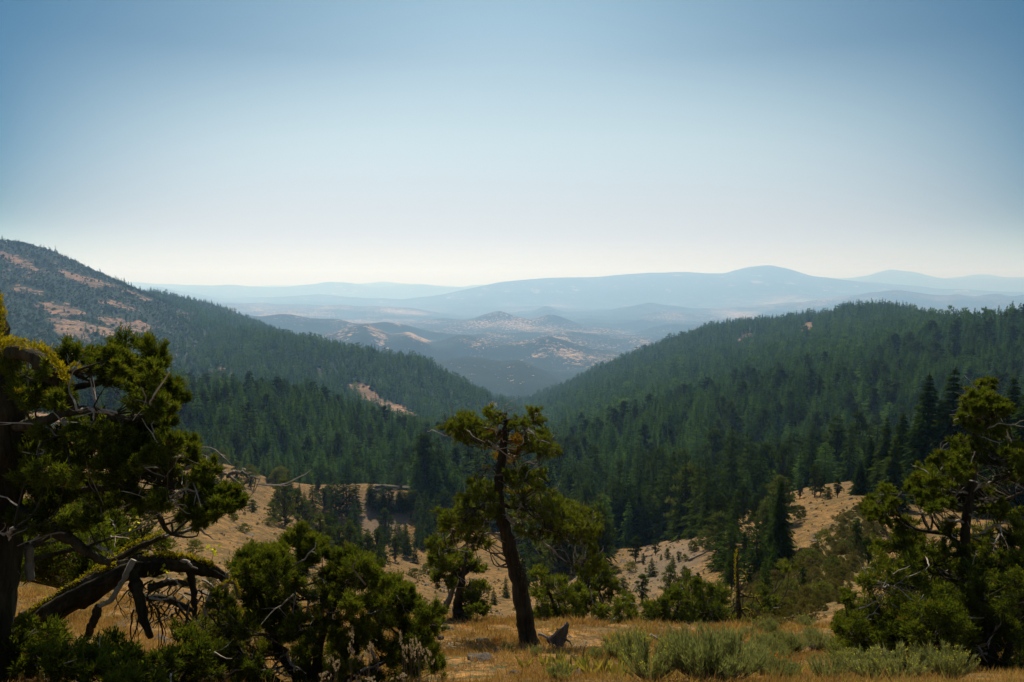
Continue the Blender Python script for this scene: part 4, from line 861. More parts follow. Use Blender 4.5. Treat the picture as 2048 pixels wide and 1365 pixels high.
def stump():
    Y = 24.3; rs = np.random.default_rng(72); base = P(1112, 1288, Y); base[2] = float(H(base[0], Y)); root = empty('tree_stump', base)
    tag(root, 'jagged weathered stump with splayed roots and green moss beside the leaning juniper', 'tree stump')
    import bmesh
    bm = bmesh.new()
    for dy, sc_ in ((-.12, 1.0), (.12, .95), (.38, .6)):
        for qx, qy in ((1097,1277),(1112,1266),(1124,1256),(1135,1246),(1137,1254),(1135,1268),(1131,1284),(1126,1293),(1114,1293),(1104,1286)):
            w = P(1119 + (qx - 1119) * sc_, 1290 + (qy - 1290) * sc_, Y + dy) - base; bm.verts.new(w + rs.normal(size=3) * .012)
    bmesh.ops.convex_hull(bm, input=bm.verts); bmesh.ops.subdivide_edges(bm, edges=bm.edges[:], cuts=2, use_grid_fill=True)
    for v in bm.verts: v.co += mathutils.Vector((rs.normal() * .012 + .02 * math.sin(v.co.x * 31 + v.co.z * 17), rs.normal() * .02, rs.normal() * .012 + .02 * math.sin(v.co.x * 43 - v.co.z * 23)))
    me = bpy.data.meshes.new('trunk'); bm.to_mesh(me); bm.free(); me.materials.append(M_greywood); link(bpy.data.objects.new('trunk', me), root)
    o = MB(); o.tube(wiggle(px_path([(1094,1280,-.14),(1110,1267,-.16),(1124,1256,-.14),(1136,1245,-.05)], Y), 14, .006, rs), np.linspace(3, 1.2, 14) * Y / F, 8, 0, .2); child(o, 'limb', [M_dead], root, base, True)
    for pl, r, mt in (([(1076,1268),(1088,1270),(1098,1277),(1106,1292)],3.2,M_dead), ([(1128,1276),(1138,1282),(1145,1292)],2.5,M_greywood), ([(1094,1278),(1099,1286),(1098,1293)],2.2,M_greywood)):
        o = MB(); o.tube(wiggle(px_path(pl, Y - .18), 10, .01, rs), np.linspace(r, r * .4, 10) * Y / F, 8, 0, .15); child(o, 'root', [mt], root, base, True)
    mo = MB(); lichen(mo, px_path([(1112,1262,-.12),(1122,1264,-.15),(1124,1276,-.15)], Y), 110, rs, .04, .06); child(mo, 'lichen_clumps', [M_moss], root, base)
stump()
def dead_branch():
    Y = 27.0; rs = np.random.default_rng(73); base = P(1330, 1290, Y); base[2] = float(H(base[0], Y)); root = empty('fallen_branch', base)
    tag(root, 'bleached fallen branch with upright bare twigs behind the rabbitbrush', 'fallen branch')
    o = MB(); o.tube(wiggle(px_path([(1300,1270),(1316,1276),(1335,1284),(1352,1290)], Y), 14, .012, rs), np.linspace(4, 1.5, 14) * Y / F, 7, 0, .12); child(o, 'limb', [M_dead], root, base, True)
    o = MB()
    for k in range(14):
        x = rs.uniform(1312, 1352); s = P(x, 1276 + (x - 1312) * .35, Y); e = s + np.array((rs.normal() * .12, rs.normal() * .1, rs.uniform(.2, .5)))
        o.tube(wiggle([s, (s + e) / 2 + rs.normal(size=3) * .05, e], 8, .012, rs), np.linspace(.018, .006, 8), 4, 0)
    child(o, 'dead_sprays', [M_dead], root, base)
dead_branch()

# dark low growth in the shade at the lower left
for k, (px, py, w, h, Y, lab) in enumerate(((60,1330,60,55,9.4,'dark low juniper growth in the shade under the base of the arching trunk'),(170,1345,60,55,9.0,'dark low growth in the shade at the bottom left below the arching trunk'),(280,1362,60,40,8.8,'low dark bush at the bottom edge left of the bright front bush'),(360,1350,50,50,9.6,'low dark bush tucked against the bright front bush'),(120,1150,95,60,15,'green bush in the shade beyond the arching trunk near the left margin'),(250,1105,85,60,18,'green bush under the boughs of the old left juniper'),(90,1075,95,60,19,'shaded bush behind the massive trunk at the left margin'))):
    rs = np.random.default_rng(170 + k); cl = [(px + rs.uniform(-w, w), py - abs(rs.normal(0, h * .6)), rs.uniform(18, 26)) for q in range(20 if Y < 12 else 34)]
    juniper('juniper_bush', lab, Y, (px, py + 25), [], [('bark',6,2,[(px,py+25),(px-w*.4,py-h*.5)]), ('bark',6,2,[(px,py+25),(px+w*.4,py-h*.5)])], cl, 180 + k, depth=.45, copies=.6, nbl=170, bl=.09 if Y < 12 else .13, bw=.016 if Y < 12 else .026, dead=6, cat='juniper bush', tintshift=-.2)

for k, (px, py, w, h, Y, lab) in enumerate(((1880,1318,70,105,16.5,'dense dark juniper bush before the straight trunk of the margin juniper'),(1745,1322,50,90,18.5,'dark juniper bush on the outer meadow side of the sprawling bush'),(1985,1300,60,160,19.0,'tall dense dark juniper growth right of the straight trunk'),(1850,1240,90,110,22.5,'dark juniper behind the sprawling bush filling the gap to the ridge firs'))):
    rs = np.random.default_rng(270 + k); cl = [(px + rs.uniform(-w, w), py - 8 - h * rs.uniform(0, 1) ** .8, rs.uniform(15, 22)) for q in range(44)]
    juniper('juniper_bush', lab, Y, (px, py + 15), [], [('bark',7,2,[(px,py+15),(px-w*.4,py-h*.5),(px-w*.5,py-h*.8)]), ('bark',7,2,[(px,py+15),(px+w*.4,py-h*.5),(px+w*.3,py-h*.9)]), ('bark',6,2,[(px,py+15),(px,py-h*.6)])], cl, 280 + k, depth=.6, copies=.5, nbl=190, bl=.11, bw=.021, dead=22, cat='juniper bush', tintshift=-.2)

# ---------------------------------------------------------------- trees that can be told apart
FIRC = [(c.mesh('crown', [M_firnear]), t.mesh('trunk', [M_firbark], True)) for c, t in NEAR]
MIDC = [(c.mesh('crown', [M_firnear]), t.mesh('trunk', [M_firbark], True)) for c, t in MID]
PINEC = [(c.mesh('crown', [M_firnear]), t.mesh('trunk', [M_firbark], True)) for c, t in PINE]
JUNC = [(c.mesh('crown', [M_junfar]), t.mesh('trunk', [M_firbark], True)) for c, t in DENSE]
KINDS = {'fir': (MIDC, 'conifer_tree', 'conifer'), 'big': (FIRC, 'conifer_tree', 'conifer'), 'pine': (PINEC, 'pine_tree', 'pine tree'), 'jun': (JUNC, 'juniper_tree', 'juniper tree')}
rst = np.random.default_rng(81)
def tree_at(kind, base, h, wf, label, group=None, idx=None, name=None, cat=None):
    ms, nm, ct = KINDS[kind]; i = int(rst.integers(0, len(ms))) if idx is None else idx % len(ms); c, t = ms[i]
    root = empty(name or nm, base); tag(root, label, cat or ct, group)
    s = (h * wf, h * wf, h); root.scale = s; root.rotation_euler = (rst.normal(0, .015), rst.normal(0, .015), rst.uniform(0, 6.28))
    for me, pn in ((t, 'trunk'), (c, 'crown')): link(bpy.data.objects.new(pn, me), root)
    return root
def small_at(mesh, name, base, h, w, label, cat, group=None):
    o = link(bpy.data.objects.new(name, mesh)); o.location = base; o.scale = (w, w, h); o.rotation_euler = (0, 0, rst.uniform(0, 6.28)); return tag(o, label, cat, group)
TALL = []
def put(kind, tx, ty, bx, by, wf, label, group=None, ymin=40, Y=None, **k):
    b = hit(bx, by, ymin) if Y is None else np.array((P(bx, by, Y)[0], Y, float(H(P(bx, by, Y)[0], Y))))
    h = max(.8, P(tx, ty, b[1])[2] - b[2]); TALL.append((b[0], b[1])); tree_at(kind, b - np.array((0, 0, .2)), h, wf * (1.28 if kind == 'big' else 1.15), label, group, **k); return b, h
# the tall firs on the right
G = 'tall firs on the right hand ridge'
for tx, ty, bx, by, wf, Y, lab in (
 (1854,747,1850,1006,.95,150,'tallest dark fir on the right hand ridge, its spire left of the sunlit fir'),
 (1898,735,1898,1010,1.0,146,'tall sunlit fir with green tip standing highest on the right hand ridge'),
 (1796,823,1798,1000,.95,160,'dark fir half as tall in front of the forest, left of the tallest spire'),
 (1769,832,1766,1000,.85,165,'slim dark fir next outward from the half height fir on the ridge'),
 (1717,917,1718,1000,1.1,168,'short broad fir ending the right hand stand on its outer edge'),
 (1738,872,1740,1000,.9,172,'dark fir second from the outer edge of the right hand stand'),
 (1780,876,1784,1008,1.0,140,'lower fir with paler boughs in front of the half height firs'),
 (1832,805,1830,1008,.9,165,'dark fir crowding close behind the tallest spire'),
 (1875,800,1876,1012,.9,160,'dark fir wedged between the tallest spire and the sunlit fir'),
 (1925,790,1924,1012,.95,150,'dark fir right behind the shaggy margin juniper'),
 (1965,800,1962,1012,1.0,140,'dark fir showing beyond the top of the shaggy margin juniper'),
 (2018,753,2016,1010,1.0,135,'dark fir rising near the right edge of the view'),
 (2042,773,2046,1010,1.05,130,'dark fir cut by the right edge of the view'),
 (1990,810,1988,1012,.95,128,'lower fir between the margin juniper and the edge firs'),
 (2070,800,2074,1015,1.0,128,'dark fir just outside the right edge stand')):
    put('big', tx, ty, bx, by, wf, lab, G, Y=Y)
# the grove behind the pale slope
G = 'conifers of the grove above the pale slope'
for kd, tx, ty, bx, by, wf, lab in (
 ('fir',1255,940,1256,1092,.9,'tall dark fir in the grove with twin pointed tops beside a slimmer one'),
 ('fir',1275,932,1276,1090,.75,'slim tall fir close beside the twin pointed fir in the grove'),
 ('fir',1225,962,1226,1096,.9,'dark fir at the near end of the grove'),
 ('fir',1200,975,1203,1098,.9,'dark fir half hidden by the leaning juniper in the grove'),
 ('fir',1237,970,1239,1096,.8,'shorter fir in front of the twin pointed fir'),
 ('fir',1297,962,1298,1086,.7,'narrow fir standing alone in a gap of the grove'),
 ('fir',1310,980,1311,1080,.9,'low pale green fir at the foot of the grove gap'),
 ('fir',1322,935,1323,1082,.8,'tall narrow fir just before the round topped tree'),
 ('fir',1337,925,1338,1080,.75,'slender spire touching the round topped tree in the grove'),
 ('fir',1367,917,1368,1078,.85,'dark spire rising behind the round topped tree'),
 ('jun',1374,940,1375,1074,.75,'broad round topped sunlit tree in the middle of the grove'),
 ('fir',1399,915,1400,1072,1.0,'highest dark conifer of the grove right behind the round topped tree'),
 ('fir',1411,932,1412,1070,.9,'dark conifer leaning against the highest one of the grove'),
 ('pine',1417,962,1420,1062,.95,'pale leafy tree in front of the highest grove conifer'),
 ('fir',1441,945,1442,1062,.85,'tall conifer past the pale leafy tree'),
 ('pine',1434,985,1436,1068,1.0,'ragged sunlit tree below the conifers past the pale leafy tree'),
 ('fir',1459,962,1459,1058,.8,'dark conifer where the grove begins to thin'),
 ('pine',1470,985,1472,1052,1.0,'small thin crowned pine at the thinning end of the grove'),
 ('pine',1484,970,1486,1045,.9,'thin crowned pine on the skyline of the thinning grove'),
 ('fir',1506,980,1507,1040,.8,'short conifer on the upper slope past the thinning grove'),
 ('pine',1523,966,1524,1030,.9,'pine on the upper slope with a see-through crown'),
 ('fir',1540,955,1541,1022,.8,'slim conifer on the upper slope beside the big drooping fir'),
 ('pine',1581,955,1578,1014,.6,'thin pole like pine at the top of the pale slope'),
 ('pine',1599,965,1600,998,.9,'small pine by the pole like pine on the ridge'),
 ('pine',1628,930,1629,996,.85,'flat crowned pine on the bare ridge'),
 ('pine',1640,948,1641,992,.9,'second smaller pine beside the flat crowned pine'),
 ('jun',1656,975,1656,1000,1.3,'squat round juniper on the bare ridge'),
 ('pine',1675,955,1675,996,.95,'open pine near the stand of tall firs on the ridge'),
 ('fir',1346,1000,1347,1080,.7,'thin lower fir before the slender spire'),
 ('fir',1386,1005,1388,1076,.8,'lower dark fir under the highest grove conifer'),
 ('fir',1284,1000,1285,1092,.75,'lower fir under the slim tall fir'),
 ('fir',1212,1005,1214,1100,.85,'lower fir at the near end of the grove'),
 ('fir',1360,985,1360,1080,.7,'dark lower fir squeezed before the dark spire'),
 ('fir',1452,985,1452,1060,.75,'thin conifer before the thinning grove')):
    put(kd, tx, ty, bx, by, wf, lab, G, ymin=120)
# single trees on the slopes
for kd, tx, ty, bx, by, wf, lab in (
 ('big',1561,957,1556,1141,.78,'tall dark fir with long drooping boughs alone on the slope'),
 ('fir',1516,1040,1514,1160,1.25,'dense dark bushy conifer just below the tall drooping fir'),
 ('pine',1489,1066,1489,1140,.5,'bare thin stemmed tree on the slope by the dense dark conifer'),
 ('pine',1465,1040,1465,1106,.9,'thin pine at the upper corner of the pale slope'),
 ('pine',1440,1048,1440,1104,1.0,'leafy young tree at the upper corner of the pale slope'),
 ('pine',1270,1074,1271,1124,1.1,'open crowned young pine at the foot of the grove on pale ground'),
 ('pine',1312,1079,1311,1111,1.0,'small pine alone on the upper pale slope'),
 ('fir',1304,1112,1304,1153,1.35,'bushy young fir in the middle of the pale slope'),
 ('jun',1335,1098,1335,1119,.9,'little pointed juniper at the top of the pale slope'),
 ('fir',1344,1107,1345,1137,1.3,'young fir touching the little pointed juniper'),
 ('pine',1357,1102,1357,1123,1.1,'tiny pine next to the young fir on the pale slope'),
 ('jun',1368,1133,1368,1160,1.0,'oval young juniper upslope of its lower twin'),
 ('jun',1370,1159,1370,1184,.8,'oval young juniper downslope of its upper twin'),
 ('jun',1337,1134,1338,1188,.95,'dark juniper with bare leaning top at the foot of the pale slope'),
 ('jun',1287,1107,1287,1129,.6,'slim sapling on the pale slope left of the bushy young fir'),
 ('jun',1322,1109,1322,1121,.9,'tiny rounded sapling high on the pale slope'),
 ('fir',1207,1104,1208,1168,1.0,'dark young fir by the tips of the leaning juniper'),
 ('pine',1287,1149,1284,1206,1.1,'ragged young tree by the orange soil at the slope foot'),
 ('jun',1247,1157,1246,1186,1.3,'round shrubby juniper on the lower pale slope'),
 ('pine',1395,1145,1396,1180,.9,'small tree low on the grassy part of the pale slope'),
 ('jun',1360,1190,1362,1224,1.2,'dark juniper above the dark bushes'),
 ('pine',1712,1040,1712,1110,.9,'dark tree with a bare leader on the brushy right slope'),
 ('pine',1735,1075,1736,1130,1.1,'dark bushy pine at the edge of the margin junipers'),
 ('fir',1530,1110,1531,1205,1.1,'dark shaggy conifer behind the mossy snag'),
 ('pine',1462,1105,1463,1180,.8,'slim young conifer left of the mossy snag top'),
 ('pine',1600,1130,1602,1185,.8,'thin dark tree among the brush of the right slope'),
 # left slope and gully
 ('jun',577,962,570,1052,.75,'tall shaggy juniper at the top of the dry left slope'),
 ('pine',597,980,596,1050,.9,'pale grey green tree between dark ones on the left slope'),
 ('fir',627,962,627,1048,.95,'tall dark tree at the right end of the left slope group'),
 ('jun',610,1005,612,1056,1.0,'round dark juniper below the pale grey green tree'),
 ('jun',548,1000,548,1042,1.1,'bushy juniper left of the tall shaggy one'),
 ('jun',506,1000,506,1024,1.4,'wide juniper on the open left slope'),
 ('fir',674,950,672,1022,1.0,'dark tree on the left shoulder of the scree bluff'),
 ('fir',696,945,694,1034,1.15,'broad dark tree in front of the scree bluff'),
 ('fir',712,955,712,1030,.9,'dark tree joined to the broad one before the scree bluff'),
 ('jun',739,980,738,1013,.75,'slender dark juniper alone on the scree bluff'),
 ('fir',770,985,769,1022,1.7,'squat dark tree in the row under the bluff top'),
 ('fir',757,990,756,1020,1.7,'first of the row of dark trees under the bluff top'),
 ('fir',785,988,784,1020,1.7,'middle of the row of dark trees under the bluff top'),
 ('fir',800,976,800,1022,1.7,'tallest of the row of dark trees under the bluff top'),
 ('pine',816,988,816,1020,1.1,'light green tree ending the row under the bluff top'),
 ('fir',853,975,852,1066,1.0,'tall dark conifer right beside the scree bluff'),
 ('fir',838,990,838,1048,.9,'dark conifer at the right rim of the scree bluff'),
 ('fir',872,985,872,1070,1.0,'dark conifer past the scree bluff in the gully'),
 ('fir',776,1040,778,1085,.9,'narrow dark fir at the foot of the scree'),
 ('fir',812,1045,812,1078,.8,'small dark fir on the lower scree'),
 ('fir',822,1020,822,1042,.7,'little dark fir high on the scree edge'),
 ('fir',845,1055,845,1100,1.0,'fir in the gully below the scree'),
 ('fir',815,1068,815,1110,1.1,'dark fir down in the gully mouth'),
 ('fir',868,1075,868,1120,1.1,'dark fir in the shaded gully bottom'),
 ('jun',701,1045,700,1114,.8,'tall dark juniper rising from the gully with a column shape'),
 ('jun',679,1055,679,1106,.95,'dark juniper next to the column shaped one'),
 ('pine',758,1058,756,1128,.9,'feathery sunlit tree in the gully'),
 ('jun',735,1070,735,1124,1.0,'dense juniper between the feathery tree and the column'),
 ('jun',655,1075,656,1112,1.1,'juniper on the slope edge above the front bush'),
 ('jun',640,1060,640,1090,1.2,'low juniper higher on the slope edge'),
 ('fir',720,1060,720,1110,.9,'pointed dark fir behind the dense gully juniper'),
 ('pine',790,1075,790,1125,1.0,'young pine past the feathery gully tree'),
 ('fir',830,1085,830,1128,1.0,'pointed fir at the gully mouth near the grassy spur'),
 ('fir',950,1180,950,1206,1.0,'young fir beyond the small twisted juniper'),
 ('fir',988,1172,988,1210,1.0,'dark young fir seen left of the leaning trunk'),
 ('fir',1010,1150,1012,1195,.9,'dark sapling right behind the leaning trunk'),
 ('fir',1065,1095,1066,1160,1.1,'dark fir in shade right of the leaning trunk'),
 ('fir',1095,1080,1096,1155,1.2,'broad dark fir under the leaning juniper boughs'),
 ('fir',1120,1090,1121,1150,1.0,'dark fir under the far end of the leaning juniper boughs'),
 ('fir',1045,1110,1046,1170,1.0,'shaded fir close to the leaning trunk')):
    put(kd, tx, ty, bx, by, wf, lab, None, ymin=70)
def thicken(n, x0, x1, y0, y1, hp, label, group, seed, avoid=()):
    rs = np.random.default_rng(seed); k = 0
    while k < n:
        bx = rs.uniform(x0, x1); by = rs.uniform(y0, y1)
        if any(ell(bx, by, *a) < 1 for a in avoid): continue
        k += 1; put(('fir', 'fir', 'jun', 'pine')[int(rs.integers(0, 4))], bx, by - hp * rs.uniform(.65, 1.3), bx, by, rs.uniform(.9, 1.2), label, group, ymin=75)
thicken(34, 600, 900, 1050, 1135, 62, 'conifer among those crowding the gully between the dry left slope and the scree', 'trees crowding the gully', 201, ((760, 1040, 62, 48), (480, 1070, 140, 70), (860, 1160, 80, 24)))
thicken(30, 1040, 1215, 1085, 1178, 112, 'shaded conifer crowding the hollow behind the leaning juniper', 'trees in the hollow behind the leaning juniper', 202)
thicken(16, 1430, 1560, 1050, 1175, 80, 'slim young tree on the brushy edge between the pale slope and the drooping fir', 'young trees on the brushy edge', 203)
thicken(34, 385, 665, 945, 1048, 36, 'tree or tall brush along the upper edge of the dry left slope', 'trees along the upper edge of the dry left slope', 204, ((500, 1075, 150, 52),))
thicken(10, 735, 832, 1002, 1024, 42, 'conifer crowding the row of dark trees under the bluff top', 'conifers under the bluff top', 205)
# shrubs on the slopes
for tx, ty, bx, by, wf, lab in (
 (1262,1128,1262,1146,1.3,'dark round shrub on the upper pale slope'), (1370,1112,1370,1124,1.2,'small round shrub beside the log'), (1385,1085,1386,1104,1.4,'green shrub at the upper rim of the pale slope'),
 (1410,1065,1412,1100,1.1,'large sunlit shrub at the upper rim of the pale slope'), (1356,1160,1358,1184,1.2,'dark shrub below the oval junipers'), (1232,1135,1233,1148,1.8,'flat shrub near the dark young fir'),
 (1440,1130,1440,1142,1.6,'low green shrub at the pale slope edge'), (1425,1180,1425,1196,1.8,'low green shrub patch before the dark bushes'), (1600,1015,1600,1040,1.3,'dark shrub under the bare ridge'), (1650,1065,1650,1090,1.7,'dark shrub on the upper right slope'),
 (1690,1085,1690,1104,1.6,'rounded shrub on the right slope near the margin juniper'), (1575,1085,1575,1110,1.5,'olive shrub on the right slope under the drooping fir'), (1620,1105,1620,1134,1.5,'sunlit olive shrub in the middle of the right slope'), (1665,1120,1665,1150,1.4,'sunlit green shrub below the middle of the right slope'),
 (1580,1165,1580,1200,1.4,'brushy shrub low on the right slope'), (1640,1170,1640,1210,1.5,'broad brushy shrub low on the right slope'), (1690,1190,1690,1225,1.4,'brushy shrub where the right slope meets the margin juniper'), (1610,1215,1610,1250,1.4,'brushy shrub behind the rabbitbrush'),
 (1560,1215,1560,1245,1.3,'brushy shrub beside the far dark bush'),
 (540,1038,540,1052,1.6,'low shrub on the left slope'), (490,1050,490,1066,1.5,'low dark shrub in the middle of the dry left slope'), (548,1090,548,1105,1.9,'long low shrub on the dry left slope'), (470,1030,470,1044,1.4,'shrub high on the dry left slope'), (420,1000,420,1030,1.2,'shrub at the top of the dry left slope'),
 (410,905,412,935,1.3,'round green shrub at the edge of the left forest'), (440,905,442,932,1.2,'round grey green shrub at the edge of the left forest'), (500,935,500,962,1.3,'round shrub below the sandy trace'), (560,940,560,968,1.3,'round shrub by the left forest foot'),
 (855,1130,855,1150,1.7,'yellow green shrub on the grassy spur'), (830,1140,830,1156,1.6,'dark shrub at the top of the grassy spur'), (905,1155,905,1172,1.6,'dark shrub on the grassy spur near the twisted juniper'),
 (330,1075,332,1100,1.3,'bright shrub under the left juniper'), (390,1085,390,1110,1.2,'bright shrub next to the arching trunk'), (360,1050,360,1072,1.2,'shrub on the slope behind the left juniper')):
    b = hit(bx, by, 60); h = max(.7, P(tx, ty, b[1])[2] - b[2]); small_at(BUSHN[int(rst.integers(0, 3))], 'hillside_shrub', b, h * 1.05, h * wf * .75, lab, 'shrub', 'shrubs on the slopes')
# dark rock ledges along the top of the scree bluff
import bmesh
def ledge(px, py, w, h, label, seed):
    rs = np.random.default_rng(seed); b = hit(px, py, 250); bm = bmesh.new()
    for q in range(26): bm.verts.new((rs.uniform(-1, 1) * w, rs.uniform(-.6, .8) * w * .5, rs.uniform(-.6, 1) * h * (1 - .3 * rs.uniform())))
    bmesh.ops.convex_hull(bm, input=bm.verts); bmesh.ops.subdivide_edges(bm, edges=bm.edges[:], cuts=2, use_grid_fill=True)
    for v in bm.verts: v.co += mathutils.Vector(rs.normal(size=3) * np.array((.05, .05, .10)) * h)
    me = bpy.data.meshes.new('rock_outcrop'); bm.to_mesh(me); bm.free(); me.materials.append(M_ledge); o = link(bpy.data.objects.new('rock_outcrop', me)); o.location = b; tag(o, label, 'rock outcrop', 'rock ledges on the scree bluff')
M_ledge = bark_mat('ledge rock', (.045, .040, .030), (.13, .11, .08), (.5, .5, 1.8), .3)
ledge(775, 978, 7, 1.8, 'dark rock ledge at the top of the scree bluff', 301); ledge(803, 979, 6, 1.5, 'second dark rock ledge along the bluff top next to the first', 302); ledge(752, 984, 4, 1.4, 'small rock ledge at the left end of the ledges on the bluff', 303)
# log lying on the pale slope
def slope_log():
    a = hit(1377, 1124, 100); b = hit(1411, 1109, 100); rs = np.random.default_rng(5); base = (a + b) / 2; root = empty('fallen_log', base)
    tag(root, 'grey fallen log lying across the pale slope', 'log'); o = MB()
    o.tube(wiggle([a + (0, 0, .25), base + (0, 0, .3), b + (0, 0, .35)], 12, .03, rs), np.linspace(.3, .16, 12), 8, 0, .12); child(o, 'trunk', [M_greywood], root, base, True)
    o = MB(); 
    for k in range(3): o.tube([b + (0, 0, .3), b + np.array((rs.normal() * .6, rs.normal() * .4, .9))], [.09, .03], 5, 0)
    child(o, 'limb', [M_greywood], root, base, True)
slope_log()

# ---------------------------------------------------------------- the largest trees of the far stand, one by one; the rest is one forest
o_ = np.argsort(-W_SIZE); N_IND = 110; ind = np.zeros(len(WX), bool); cnt = 0
tall = np.array(TALL)
for i in o_:
    d = np.hypot(tall[:, 0] - WX[i], tall[:, 1] - WY[i]).min()
    if WY[i] < 480 and d < 3.2: WH[i] = 0; continue
    if cnt < N_IND:
        ind[i] = True; cnt += 1
far_ = (~ind) & (WH > 0)
REG = [(560, 'dark conifer among the trees above the dry left slope', 'conifers above the dry left slope'), (1150, 'dark conifer at the near edge of the valley forest behind the leaning juniper', 'conifers at the near edge of the valley forest'), (9999, 'dark conifer packed among the trees behind the pale slope grove', 'conifers packed behind the pale slope grove')]
for i in np.where(ind)[0]:
    lab, grp = next((l, g) for lim, l, g in REG if WPX[i] < lim)
    kd = 'pine' if rst.uniform() < .16 else 'fir'
    tree_at(kd, (WX[i], WY[i], WZ[i] - .3), WH[i], rst.uniform(.8, 1.15), lab, grp, name='conifer_tree', cat='conifer')
def stand(name, sel):
    idx = np.where(sel)[0]; rs = np.random.default_rng(3); mid = WY[idx] < 1000
    k = np.where(mid, 4 + rs.integers(0, 5, len(idx)), rs.integers(0, 4, len(idx))); u = rs.uniform(size=len(idx)); k = np.where(mid & (u < .16), 9 + rs.integers(0, 3, len(idx)), k); k = np.where(~mid & (u < .11), 14 + rs.integers(0, 2, len(idx)), k); k = np.where(u > .978, 12 + rs.integers(0, 2, len(idx)), k)
    wv = WH[idx] * rs.uniform(.85, 1.25, len(idx))
    instancer(name, np.stack([WX[idx], WY[idx], WZ[idx] - .3], 1), np.stack([wv, wv, WH[idx]], 1), rs.uniform(0, 6.28, len(idx)), k, CONI, 'stuff')
CONI = hidden_collection('conifer_kind', FARM + MIDM + PINEM + SNAGM + FARPM)
stand('conifer_forest', far_)
# scrub on the grassy hill at the left and along the wood's open places
def hill_scrub():
    rs = np.random.default_rng(91); x, y = scatter(1150, 3100, lambda y: 9.5, .5, -.80, .1, 92); z = H(x, y); px, py = to_px(x, y, z)
    t = np.log(y + Y0); s = x / (y + Y0); R = COV[np.clip(((t - T_[0]) / (T_[1] - T_[0])).astype(int), 0, len(T_) - 1), np.clip(((s - S_[0]) / (S_[1] - S_[0])).astype(int), 0, len(S_) - 1), 0]
    w = wooded(x, y, px, py); n = fbm(x, y, 60.0, 3, 93)
    k = (w < .6) & (rs.uniform(size=len(x)) < np.clip(np.minimum(R, 1) * 1.0 + .7 * n - .10, .04, .97)) & seen(x, y, z + 4) & (px > -200)
    x, y, z = x[k], y[k], z[k]; n = len(x); h = rs.lognormal(0, .35, n) * 3.4; w_ = h * rs.uniform(.7, 1.25, n); idx = rs.integers(0, 3, n); tall_ = rs.uniform(size=n) < .2
    idx = np.where(tall_, 3 + rs.integers(0, 4, n), idx); h = np.where(tall_, h * 3.2, h); w_ = np.where(tall_, h * rs.uniform(.9, 1.3, n), w_)
    instancer('hillside_scrub', np.stack([x, y, z - .2], 1), np.stack([w_, w_, h], 1), rs.uniform(0, 6.28, n), idx, hidden_collection('scrub_kind', BUSHM + FARM), 'stuff')
hill_scrub()
# small tufts and stones over the near slopes
def slope_tufts():
    rs = np.random.default_rng(95); x, y = scatter(30, 420, lambda y: .45 + y * .0075, .6, -.72, .72, 96); z = H(x, y); px, py = to_px(x, y, z)
    g = sstep(1.0, .5, ell(px, py, 1600, 1170, 190, 85, -25)) + sstep(1, .5, ell(px, py, 1720, 1060, 70, 60))
    n = fbm(x, y, 14.0, 3, 97)
    k = (rs.uniform(size=len(x)) < np.clip(.10 + .45 * n + .75 * g, .02, .95)) & seen(x, y, z + .5)
    x, y, z, g = x[k], y[k], z[k], g[k]; n = len(x); h = rs.lognormal(0, .4, n) * (.14 + .0008 * y) * (1 + 2.0 * np.clip(g, 0, 1)); w_ = h * rs.uniform(.6, 1.2, n)
    instancer('low_brush_undergrowth', np.stack([x, y, z - .05], 1), np.stack([w_, w_, h], 1), rs.uniform(0, 6.28, n), rs.integers(0, 3, n), hidden_collection('tuft_kind', [c.mesh('tuft', [M_tuft]) for c, t in BUSH]), 'stuff')
M_tuft = foliage_mat('slope tufts', (.050, .056, .014), (.155, .125, .040), .35, None, .75)
slope_tufts()
def slope_stones():
    rs = np.random.default_rng(98); x, y = scatter(14, 400, lambda y: .45 + y * .0085, .6, -.72, .72, 99); z = H(x, y); px, py = to_px(x, y, z); n = fbm(x, y, 20.0, 3, 100)
    k = (rs.uniform(size=len(x)) < np.clip(.10 + .5 * n, .02, .6)) & seen(x, y, z + .4); x, y, z = x[k], y[k], z[k]; n = len(x)
    h = rs.lognormal(0, .5, n) * (.04 + .0011 * y); w = h * rs.uniform(1.0, 1.8, n); idx = rs.integers(0, 4, n)
    ms = []
    for i in range(4):
        r2 = np.random.default_rng(500 + i); m = MB(); v = unit(r2.normal(size=(9, 3))) * r2.uniform(.6, 1, (9, 1)); import bmesh
        bm = bmesh.new(); [bm.verts.new(q) for q in v]; bmesh.ops.convex_hull(bm, input=bm.verts); me = bpy.data.meshes.new('stone'); bm.to_mesh(me); bm.free(); me.materials.append(M_stone); ms.append(me)
    instancer('scattered_gravel', np.stack([x, y, z], 1), np.stack([w, w, h], 1), rs.uniform(0, 6.28, n), idx, hidden_collection('stone_kind', ms), 'stuff')
M_stone = bark_mat('slope stones', (.06, .045, .03), (.19, .145, .10), (3, 3, 3), .03)
slope_stones()
print('forest', far_.sum(), 'individual', ind.sum(), 'min size', W_SIZE[ind].min())

